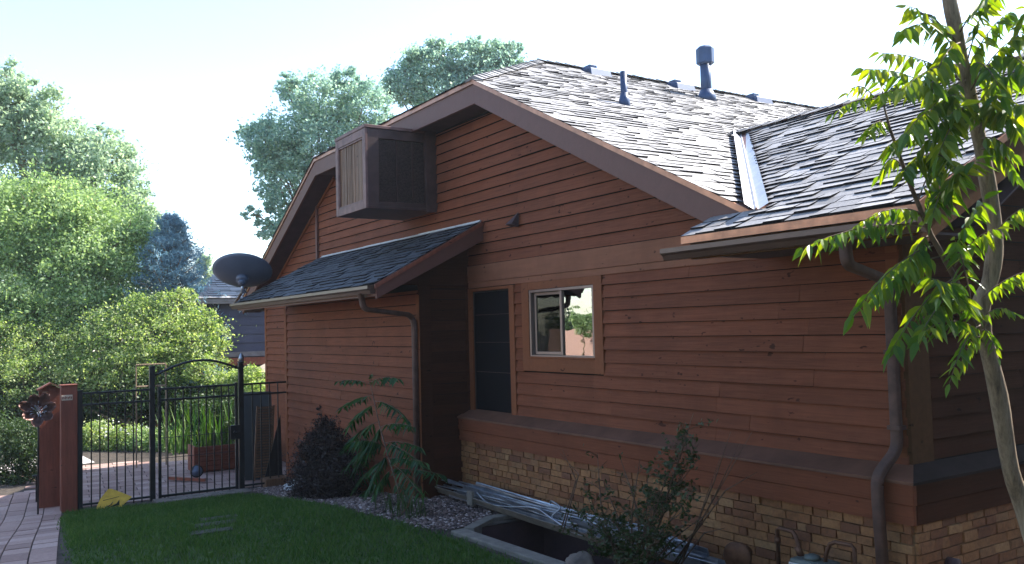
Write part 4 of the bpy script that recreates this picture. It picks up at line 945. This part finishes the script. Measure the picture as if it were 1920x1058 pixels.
mb=MB(); mb.tube([(-15.2,2.55,.85),(-15.2,3.0,.85)],.014,6); mb.build('crossbar','bark',t)
# things behind the camera that the window pane mirrors
mb=MB(); mb.box((-26,-9.2,-.5),(-8,-9.0,1.45)); w1=mb.build('garden_wall','stucco'); tag(w1,'pale pink stucco garden wall mirrored in the sliding window','wall')

# ================================================================== TREES AND PLANTS
def L(px,py,d,r,fz=.85):
    p=at(px,py,d); return (p.x,p.y,p.z,r,fz)
def footxy(px,d):
    p=at(px,900,d); return (p.x,p.y,-.5)
# D: photo scale is FPX/d pixels per metre
tree('cottonwood_tree','tall pale bluish green tree at the far left behind the yellow green tree','tree',footxy(30,24),
  [L(20,230,24,0.968,1.2),L(-60,260,24,1.232,1),L(85,290,24,0.924,1.2),L(140,330,24,0.792,1.1),L(200,320,23.5,0.880,1.2),L(120,260,24,0.704,1.2),L(245,340,23.6,0.528,1.3),L(265,420,23.5,0.528,1.2),L(60,400,24,1.320),L(170,430,24,1.144),L(250,440,23.5,0.880),L(-20,450,24,1.320),L(215,300,23.8,0.528,1.3),L(25,165,24,0.528,1.5),L(95,215,24,0.528,1.4),L(60,200,24,0.528,1.3),L(-10,200,24,0.880,1.2),L(180,270,24,0.440,1.3),L(235,380,23.5,0.660),L(290,480,23,0.704)],85000,.10,'t_pale',trunk_r=.16,clump=.2,perclump=90)
tree('yellow_green_tree','broad yellow green tree at the left with dense small leaves','tree',footxy(120,20.7),
  [L(60,420,20.70,1.322),L(140,440,20.70,1.322),L(215,470,20.24,1.092),L(20,500,20.70,1.380),L(120,530,20.12,1.380),L(225,540,20.12,0.862),L(-40,400,20.70,1.150),L(80,600,19.55,1.150),L(10,610,19.55,1.150),L(180,400,20.70,0.805),L(245,440,20.47,0.575),L(190,600,19.55,0.920),L(100,370,20.70,0.690)],85000,.08,'t_yel',trunk_r=.14,clump=.19,perclump=80)
# blue spruce: whorls of rising branches
def spruce(name,label,base,H,Rb,n,m):
    t=thing(name,label,'tree',base); b=Vector(base); mb=MB(); mb.tube([b,b+Vector((0,0,H*.5)),b+Vector((0,0,H))],[.16,.1,.01],8); pts=[]
    for i in range(n):
        f=(i+.5)/n; z=H*(.06+.92*f); r=Rb*(1-f)**.8*random.uniform(.6,1.35)+.12; a=i*2.4+random.uniform(-.3,.3)
        s=b+Vector((0,0,z)); e=s+Vector((math.cos(a)*r,math.sin(a)*r,r*random.uniform(.25,.65))); md_=s.lerp(e,.5)-Vector((0,0,.08*r))
        mb.tube([s,md_,e],[.03*(1-f)+.008,.015,.004],5)
        for k in range(26):
            g=random.uniform(.15,1)**.7; p=s.lerp(md_,g*2) if g<.5 else md_.lerp(e,(g-.5)*2)
            q=p+Vector((random.gauss(0,.09*r+.03),random.gauss(0,.09*r+.03),random.uniform(-.02,.13)))
            for kk in range(7): pts.append(q+Vector((random.gauss(0,.035),random.gauss(0,.035),random.gauss(0,.04))))
    P=np.array([tuple(p) for p in pts]); V,Q=leafcards(P,.11,.16,.1); npmesh('crown',V,Q,m,t); mb.build('trunk','bark',t,True); return t
p=at(322,560,20); spruce('blue_spruce','dark blue spruce between the yellow green tree and the neighbouring roof',(p.x,p.y,-.4),4.75,1.5,210,'t_blue')
p=at(385,560,25); spruce('spruce','pale thin conifer just left of the satellite dish',(p.x,p.y,-.4),4.3,.8,60,'t_pale')
tree('aspen_tree','tall blue green leafy tree rising behind the left roof slope','tree',footxy(600,22),
  [L(600,190,22,0.817),L(680,200,22,0.731),L(520,270,22,0.817),L(600,270,22,1.032),L(490,250,22,0.430),L(690,270,22,0.602),L(545,340,22,0.860),L(500,300,22,0.430),L(560,420,22,0.602),L(520,390,22,0.344),L(495,430,22,0.361),L(540,160,22,0.361),L(650,150,22,0.387),L(720,240,22,0.387),L(640,340,22,0.946),L(475,400,22,0.215),L(455,245,22,0.172)],52000,.085,'t_aspen',trunk_r=.09,clump=.14,perclump=40)
tree('aspen_tree','green leafy tree top showing above the clipped gable ridge','tree',footxy(850,24),
  [L(800,120,24,0.645),L(870,115,24,0.645),L(760,160,24,0.645),L(830,180,24,0.946),L(930,110,24,0.559),L(960,95,24,0.301),L(895,85,24,0.301),L(740,165,24,0.301),L(900,160,24,0.860),L(820,90,24,0.301),L(770,115,24,0.258),L(970,130,24,0.430)],38000,.09,'t_aspen',trunk_r=.09,clump=.14,perclump=40)
tree('snowball_bush','big rounded pale green bush in front of the neighbouring house','bush',footxy(300,18.6),
  [L(300,620,18.60,0.900),L(370,640,18.60,0.660),L(230,640,18.60,0.900),L(330,580,18.72,0.504),L(270,590,18.72,0.540),L(180,660,18.60,0.720),L(395,600,18.72,0.288),L(300,690,18.24,0.720),L(380,690,18.24,0.504),L(230,700,18.00,0.720),L(150,700,18.00,0.600),L(345,555,18.96,0.240),L(400,650,18.60,0.264)],46000,.055,'t_bush',trunk_r=.08,clump=.16,perclump=60)
tree('garden_bush','green leafy bush low at the far left of the garden','bush',footxy(60,18.3),
  [L(60,660,18.30,0.732),L(-20,650,18.30,0.854),L(110,640,18.91,0.732),L(40,710,17.69,0.610),L(100,700,18.30,0.549),L(160,620,19.28,0.732),L(-30,560,19.52,0.976),L(20,580,19.52,0.854)],34000,.055,'t_bush',trunk_r=.06,clump=.16,perclump=60)
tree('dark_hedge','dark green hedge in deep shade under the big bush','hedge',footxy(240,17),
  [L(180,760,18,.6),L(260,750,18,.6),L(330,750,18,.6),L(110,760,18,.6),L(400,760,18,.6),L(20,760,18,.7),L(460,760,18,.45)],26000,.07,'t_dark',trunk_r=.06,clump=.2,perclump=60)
tree('small_leaf_hedge','yellowish green small leaved hedge plant left of the wooden post','bush',footxy(60,13.6),
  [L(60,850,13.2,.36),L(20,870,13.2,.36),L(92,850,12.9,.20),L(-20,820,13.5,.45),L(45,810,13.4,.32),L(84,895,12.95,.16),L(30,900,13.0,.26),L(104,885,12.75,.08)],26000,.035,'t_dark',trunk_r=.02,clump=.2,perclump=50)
tree('low_ground_cover','low bright green plant edging the brick path','plant',footxy(60,13.5),
  [L(20,920,13.9,.16,.5),L(60,918,14.1,.13,.5),L(-20,920,13.7,.16,.5),L(95,905,14.5,.10,.6)],5000,.03,'t_yel',trunk_r=.01,clump=.25,perclump=50)
# flower bed beyond the patio
for (px,py,d,r,m_,lab,nm) in ((185,820,16.7,.34,'t_bush','pale flowering plant behind the left fence panel, nearest the wooden post','flowering_plant'),(235,825,16.6,.32,'t_bush','green flowering clump in the middle of the flower bed','flowering_plant'),
    (275,830,16.4,.28,'t_yel','yellow green day lily clump just left of the gate post','day_lily'),(325,835,16.3,.32,'t_yel','yellow green clump seen through the left half of the gate','day_lily'),(180,862,16.5,.13,'t_yel','low pale edging plant by the wooden post','edging_plant'),(250,862,16.3,.14,'t_yel','low yellow green edging plant at the patio rim','edging_plant')):
    tt=tree(nm,lab,'plant',footxy(px,d),[L(px,py,d,r,.9),L(px+16,py+10,d,r*.8),L(px-18,py+8,d,r*.8)],9000,.045,m_,trunk_r=.01,clump=.22,perclump=30)
    if nm!='edging_plant':
        P=crown_points([L(px,py-6,d-.1,r*1.05,.9),L(px+16,py,d-.1,r*.8)],60,.3,.8,4); V,Q=leafcards(P,.05,.8); npmesh('blossoms',V,Q,'petal',tt)
GP_=[(-16.0,.6),(-19.5,.4),(-19.5,1.9),(-16.4,2.1)]
sheet('garden_path',GP_,.012,'palestone')
n=60; mb=MB()
p0=at(360,900,16.2); t=thing('iris_clump','tall clump of pointed strap leaves seen through the gate','plant',(p0.x,p0.y,-.45))
for k in range(170):
    x=p0.x+random.uniform(-.5,.6); y=p0.y+random.uniform(-.5,.75); h_=random.uniform(.45,1.0); a=random.uniform(0,6.28); l=random.uniform(.05,.4); w_=.014
    q=Vector((math.cos(a),math.sin(a),0)); s_=Vector((-q.y,q.x,0)); b_=Vector((x,y,-.46)); mb.add([b_-s_*w_,b_+s_*w_,b_+q*l*.35+Vector((0,0,h_*.6))+s_*w_,b_+q*l*.35+Vector((0,0,h_*.6))-s_*w_,b_+q*l+Vector((0,0,h_))],[(0,1,2,3),(3,2,4)])
mb.build('leaves','grass',t)
tree('dark_shrub','dark rounded shrub in the shade behind the gate planter','bush',footxy(400,17),[L(400,810,17,.45),L(440,780,17,.4),L(380,770,17,.35),L(470,800,16.5,.4)],15000,.05,'t_dark',trunk_r=.02,clump=.2)
tree('hedge_clump','green hedge clump right of the gate in front of the umbrella','bush',footxy(470,18),[L(470,715,17.8,.35),L(440,720,18,.4),L(490,740,17.5,.35)],11000,.05,'t_bush',trunk_r=.02,clump=.2)
# dark barberry
b0=(-9.75,3.62,-.24)
tree('barberry_bush','dark purple almost black barberry bush against the bump out wall','bush',b0,
  [(-9.75,3.60,.12,.30,1),(-9.45,3.62,.05,.28,1),(-10.05,3.62,.05,.26,1),(-9.65,3.62,.38,.22,1),(-9.3,3.65,.30,.18,1),(-9.95,3.62,.32,.2,1),(-9.55,3.62,.60,.10,1.2),(-9.72,3.60,.75,.05,1.3),(-9.5,3.45,-.05,.25,.8),(-9.9,3.45,-.1,.22,.8),(-9.2,3.5,-.02,.2,.9),(-9.05,3.6,.1,.22,1),(-9.15,3.55,-.05,.22,.9),(-9.4,3.62,.42,.16,1),(-9.62,3.6,.52,.14,1.1)],42000,.023,'barberry',trunk_r=.018,clump=.2,perclump=25,bark='twig')
# young sumac with long drooping fronds
def frond_plant(name,label,stem,fronds,m,cat='plant',twigr=.009,group=None):
    t=thing(name,label,cat,stem[0],group); lf=MB(); tw=MB(); k=len(stem); tw.tube(stem,[twigr*(1-.6*i/(k-1)) for i in range(k)],7)
    for (a,b,npair,Ln,Wd,sag,dr) in fronds: compound(lf,tw,a,b,npair,Ln,Wd,sag,dr)
    tw.build('stem','twig',t,True); lf.build('leaves',m,t); return t
def on(px,py,Y):
    v=CM.T@np.array([(px-960)/FPX,(py-529)/FPX,1.]); q=(Y-CAM[1])/v[1]; return Vector((v[0]*q,Y,CAM[2]+v[2]*q))
ys=3.72
stem=[on(755,945,3.55),on(735,880,3.6),on(712,800,3.65),on(700,745,ys),on(693,715,ys)]
fr=[]
for (a,b,nn,ln,sg,dr) in (((693,718),(752,712),7,.085,.04,1.0),((693,720),(632,716),7,.07,.03,.9),((694,722),(697,702),3,.03,.0,-.3),((700,742),(640,765),8,.10,.03,.5),
    ((702,752),(765,790),9,.11,.05,.7),((704,760),(655,800),10,.12,.05,.6),((712,790),(640,850),12,.15,.06,.9),((715,800),(775,800),8,.09,.03,.9),((716,810),(668,880),12,.15,.05,1.0),((722,830),(790,840),8,.10,.03,1.0),
    ((724,840),(660,830),10,.13,.05,1.0),((728,860),(670,910),10,.13,.05,1.0),((735,880),(700,930),9,.12,.04,1.0),((735,880),(830,890),8,.10,.02,.8),((728,860),(800,868),8,.09,.02,.9),((742,905),(760,930),6,.08,.03,1.0),((720,820),(640,885),11,.13,.05,1.0),((728,850),(690,920),10,.13,.04,1.0),((722,830),(790,870),9,.11,.03,1.0),((735,870),(790,930),9,.10,.03,1.0),((738,890),(660,945),9,.11,.04,1.0),((716,800),(690,850),9,.13,.04,1.0)):
    fr.append((on(*a,ys),on(*b,ys-random.uniform(.0,.35)),int(nn*1.5),ln*1.25,.026,sg,dr))
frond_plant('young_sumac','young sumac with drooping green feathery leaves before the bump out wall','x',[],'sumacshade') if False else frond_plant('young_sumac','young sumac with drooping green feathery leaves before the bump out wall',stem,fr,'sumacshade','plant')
o=MB(); o.tube([on(742,975,3.45),on(765,950,3.5),on(776,915,3.5),on(777,888,3.5)],[.006,.005,.004,.003],6); tag(o.build('dry_stick','pad',None,True),'bare pale curved stick standing right of the young sumac','stick')
t=thing('weed_clump','straggly yellowing weeds at the foot of the young sumac','weeds',tuple(on(750,980,3.4))); mb=MB()
for k in range(70):
    b_=Vector((-7.45+random.uniform(-.35,.3),3.50+random.uniform(-.1,.15),-.05)); a=random.uniform(0,6.28); l=random.uniform(.05,.22); h_=random.uniform(.05,.28); q=Vector((math.cos(a),math.sin(a),0)); s_=Vector((-q.y,q.x,0))*.005
    mb.add([b_-s_,b_+s_,b_+q*l*.5+Vector((0,0,h_))+s_,b_+q*l*.5+Vector((0,0,h_))-s_,b_+q*l+Vector((0,0,h_*.8))],[(0,1,2,3),(3,2,4)])
mb.build('leaves','t_dark',t)
# shrub in front of the foundation: many fine stems with small leaves, some bare red twigs
def twiggy(name,label,base,targets,nl,size,m,spread=.10,cat='shrub'):
    t=thing(name,label,cat,base); tw=MB(); pts=[]; b=Vector(base)
    for (e,dens) in targets:
        e=Vector(e); s=b+Vector((random.uniform(-.14,.14),random.uniform(-.08,.08),0)); md_=s.lerp(e,.5)+Vector((random.uniform(-.06,.06),random.uniform(-.05,.05),.05))
        tw.tube([s,md_,e],[.007,.005,.0018],5)
        for k in range(int(10*dens)+2):
            f=random.uniform(.35,1); p=(s.lerp(md_,f*2) if f<.5 else md_.lerp(e,(f-.5)*2)); d=Vector((random.gauss(0,1),random.gauss(0,.8),random.uniform(-.2,1))).normalized()*random.uniform(.06,spread*2)
            q=p+d; tw.tube([p,p.lerp(q,.5)+Vector((0,0,.01)),q],[.003,.002,.001],4)
            for kk in range(int(nl*dens)):
                g=random.uniform(.2,1.05); pts.append(tuple(p.lerp(q,g)+Vector((random.gauss(0,.012),random.gauss(0,.012),random.gauss(0,.012)))))
    P=np.array(pts); V,Q=leafcards(P,size,.5,.3); npmesh('leaves',V,Q,m,t); tw.build('stems','twig',t,True); return t
T=[]
for (px,py,dn) in ((1300,775,1.3),(1290,810,1.4),(1270,850,1.4),(1310,860,1.3),(1250,890,1.2),(1300,920,1.2),(1215,880,.6),(1160,850,.25),(1200,860,.4),(1180,905,.8),(1130,900,.8),(1100,930,1.2),(1080,960,1.2),(1130,960,1.3),(1170,985,1.2),(1220,960,1),(1240,1000,1.2),(1290,980,1.2),(1330,960,.4),(1120,850,.35),(1230,930,.8),(1200,1010,1.4),(1140,1015,1.4),(1090,1000,1.3),(1260,1030,1.3),(1180,1040,1.4),(1110,1040,1.3),(1230,1045,1.3),(1310,830,1.2),(1060,985,.8)):
    T.append((on(px,py,random.uniform(3.72,4.0)),dn))
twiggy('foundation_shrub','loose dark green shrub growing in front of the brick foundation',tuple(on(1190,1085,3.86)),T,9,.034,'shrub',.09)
t=thing('bare_twigs','bare reddish twigs sticking up right of the dark green shrub','twigs',tuple(on(1260,1070,4.0))); mb=MB()
for (a,b,c) in (((1265,1060),(1330,950),(1410,810)),((1270,1060),(1340,930),(1388,830)),((1260,1060),(1360,920),(1420,885)),((1280,1050),(1340,900),(1370,810)),((1275,1060),(1320,1000),(1360,990)),((1240,1050),(1300,1000),(1350,860)),((1050,1000),(1080,900),(1055,845)),((1055,1000),(1085,890),(1050,850))):
    mb.tube([on(*a,4.0),on(*b,4.05),on(*c,4.1)],[.006,.004,.0012],5)
mb.build('twig','twig',t,True)

# ------------------------------------------------ foreground tree of heaven
t=thing('tree_of_heaven','slim grey barked tree with long sunlit compound leaves in front of the house corner','tree',(-2.10,4.07,-.05))
tr=[(-2.10,4.10,-.1),(-2.09,4.06,.45)]; 
TP=[(1922,960,4.0),(1895,880,3.98),(1872,740,3.95),(1848,640,3.92),(1836,585,3.9),(1858,520,3.9),(1866,440,3.9),(1855,360,3.88),(1838,270,3.85),(1815,170,3.82),(1797,80,3.8),(1780,0,3.78),(1765,-90,3.78),(1740,-200,3.8)]
pts=[Vector((-2.02,4.16,-.1)),Vector((-2.05,4.10,.3))]+[at(*p) for p in TP]
# smooth
Q=[]
for i in range(len(pts)-1):
    p0=pts[max(i-1,0)];p1=pts[i];p2=pts[i+1];p3=pts[min(i+2,len(pts)-1)]
    for k in range(4):
        u=k/4; Q.append(.5*((2*p1)+(p2-p0)*u+(2*p0-5*p1+4*p2-p3)*u*u+(3*p1-p0-3*p2+p3)*u**3))
Q.append(pts[-1]); nQ=len(Q)
rad=[.041-.016*i/nQ+.0025*math.sin(i*.9)+(.007 if abs(i-24)<3 else 0) for i in range(nQ)]
mb=MB(); mb.tube(Q,rad,16); mb.build('trunk','bark',t,True)
lf=MB(); tw=MB()
br=[(1835,640,3.90),(1790,520,3.8),(1745,440,3.74),(1700,330,3.7),(1668,240,3.7),(1655,190,3.7)]
B=[at(*p) for p in br]; tw.tube(B,[.016,.013,.011,.009,.006,.003],8)
bb=[(1815,170,3.82),(1860,120,3.8),(1930,60,3.75)]; tw.tube([at(*p) for p in bb],[.014,.01,.006],7)
bb=[(1800,90,3.8),(1745,30,3.75),(1700,20,3.7)]; tw.tube([at(*p) for p in bb],[.010,.007,.004],7)
bb=[(1868,470,3.9),(1900,380,3.95),(1960,360,4)]; 
FR=[ # root px, tip px, depth offset, pairs, leaflet length, width
 ((1655,190),(1560,215),-.1,6,.075),((1660,200),(1640,150),-.05,5,.06),((1657,190),(1700,160),0,5,.06),
 ((1668,240),(1625,255),-.1,6,.085),((1690,310),(1650,330),.05,5,.08),((1740,425),(1700,400),0,5,.07),
 ((1735,425),(1505,465),-.25,14,.10),((1730,400),(1600,430),-.15,10,.09),((1750,460),(1600,590),-.25,12,.12),((1765,480),(1640,560),-.1,10,.11),((1790,520),(1670,660),-.25,13,.115),((1800,540),(1720,640),-.3,11,.11),
 ((1735,420),(1760,300),.0,9,.10),((1720,380),(1790,250),-.1,10,.11),((1700,330),(1800,200),-.2,11,.115),((1745,430),(1830,300),-.25,12,.12),((1745,440),(1690,540),-.1,9,.11),
 ((1790,190),(1620,130),-.1,11,.10),((1800,150),(1650,100),-.05,10,.095),((1800,180),(1640,180),-.2,10,.10),((1795,100),(1700,10),-.1,9,.10),((1790,60),(1690,60),-.2,9,.10),((1800,120),(1690,170),-.3,9,.11),
 ((1810,150),(1730,230),-.15,9,.12),((1800,80),(1745,170),-.2,8,.12),((1820,190),(1760,290),-.25,9,.12),
 ((1820,170),(1925,60),-.1,11,.105),((1830,200),(1935,130),-.15,11,.11),((1830,210),(1900,230),-.2,9,.11),((1815,130),(1900,20),0,10,.10),((1815,110),(1860,-10),-.1,8,.10),((1840,260),(1900,290),-.1,7,.10),((1835,250),(1870,180),-.2,8,.10),
 ((1835,240),(1960,200),-.3,12,.10),((1825,180),(1960,150),.1,11,.10),((1800,60),(1880,-20),-.2,9,.1),
 ((1760,300),(1690,330),-.1,9,.11),((1790,330),(1750,400),-.15,9,.11),((1750,250),(1660,280),-.1,9,.10),((1840,280),(1905,330),-.1,8,.10),((1830,230),(1780,180),-.15,9,.11),((1850,200),(1915,250),-.15,9,.11),((1780,210),(1700,250),-.3,10,.12),((1825,120),(1880,180),-.2,9,.11),((1900,100),(1930,20),-.1,9,.10),((1880,110),(1935,150),-.2,9,.11),((1740,290),(1800,330),-.25,9,.11),((1640,185),(1590,175),0,6,.06),
 ((1865,440),(1950,385),-.05,8,.085),((1780,510),(1845,375),-.12,10,.10),((1790,500),(1870,430),-.1,7,.09),
 ((1840,560),(1960,505),.0,9,.085),((1840,600),(1905,590),-.1,7,.055),((1838,610),(1780,720),-.2,9,.08),((1838,600),(1790,560),-.15,8,.09),((1835,620),(1735,620),-.3,8,.09),((1840,630),(1800,700),.0,7,.07),((1842,620),(1870,670),-.15,6,.06),
 ((1830,590),(1740,520),-.25,9,.10),((1820,560),(1790,450),-.2,8,.09),((1800,540),(1760,560),-.3,8,.09)]
for (a,b,do,nn,ln) in FR:
    ra=at(a[0],a[1],3.76); rb=at(b[0],b[1],3.76+do); compound(lf,tw,ra,rb,int(nn*1.15),ln*1.0,ln*.285,.03+.02*random.random(),1.0,.15)
tw.build('branch','twig',t,True); lf.build('leaves','ailanthus',t)
# trees and bushes behind the camera mirrored in the window pane
tree('reflected_tree','green tree beyond the stucco wall mirrored in the sliding window','tree',(-28,-12,-.5),[(-28.3,-12,1.4,.75,1),(-27,-11.8,1.2,.6,1),(-30.5,-13,1.5,.8,1)],7000,.12,'t_dark',trunk_r=.1)
tree('reflected_bush','yellow green bush in front of the stucco wall mirrored in the sliding window','bush',(-22.6,-8,-.5),[(-22.9,-8.2,1.75,.42,1)],3000,.09,'t_yel',trunk_r=.05)

# unseen trees added round the lawn to keep the lower walls in shade
for i,(x,y,z,r_) in enumerate(((1.6,8.2,2.4,2.1),(1.2,12.5,2.8,2.4),(5.5,6,2.6,2.2),(5.0,10.5,2.8,2.4),(6.0,1.5,2.6,2.3),(5,-3.5,2.8,2.4),(.5,-6.5,2.8,2.5),(-4.5,-7,2.6,2.4))):
    tree('light_blocker_tree','dense dark green tree added out of view round the lawn to block sky light','tree',(x,y,-.05),[(x,y,z,r_,1.2),(x,y,z-1.6,r_*.8,1),(x+.8,y-.8,z+1.2,r_*.6,1)],7000,.30,'t_dark','unseen trees added round the lawn to block sky light',.2,.3)


for (px,py) in ((448,1003),(440,1019),(438,1037)):
    pass
ST=[(-8.62,2.18),(-8.22,2.05),(-7.86,1.92)]
for i,(x,y) in enumerate(ST):
    mb=MB(); mb.prism([(x-.07,y-.17,gz(x)+.004),(x+.06,y-.19,gz(x)+.004),(x+.08,y+.16,gz(x)+.004),(x-.05,y+.18,gz(x)+.004)],(0,0,.022)); tag(mb.build('stepping_stone','darkstone',bevel=.008),('farthest','middle','nearest')[i]+' of the three small stepping stones sunk in the lawn','stepping stone',group='stepping stones in the lawn')


# thin sunlit haze in the air
hz=bpy.data.materials.new('haze'); hz.use_nodes=True; hz.node_tree.nodes.clear(); o_=hz.node_tree.nodes.new('ShaderNodeOutputMaterial'); pv=hz.node_tree.nodes.new('ShaderNodeVolumePrincipled')
pv.inputs['Color'].default_value=(.88,.95,1,1); pv.inputs['Density'].default_value=.0009; pv.inputs['Anisotropy'].default_value=.5
hz.node_tree.links.new(pv.outputs[0],o_.inputs['Volume']); M['haze']=hz
mb=MB(); mb.box((-151,-151,-2.2),(151,151,16)); tag(mb.build('haze','haze'),kind='stuff')
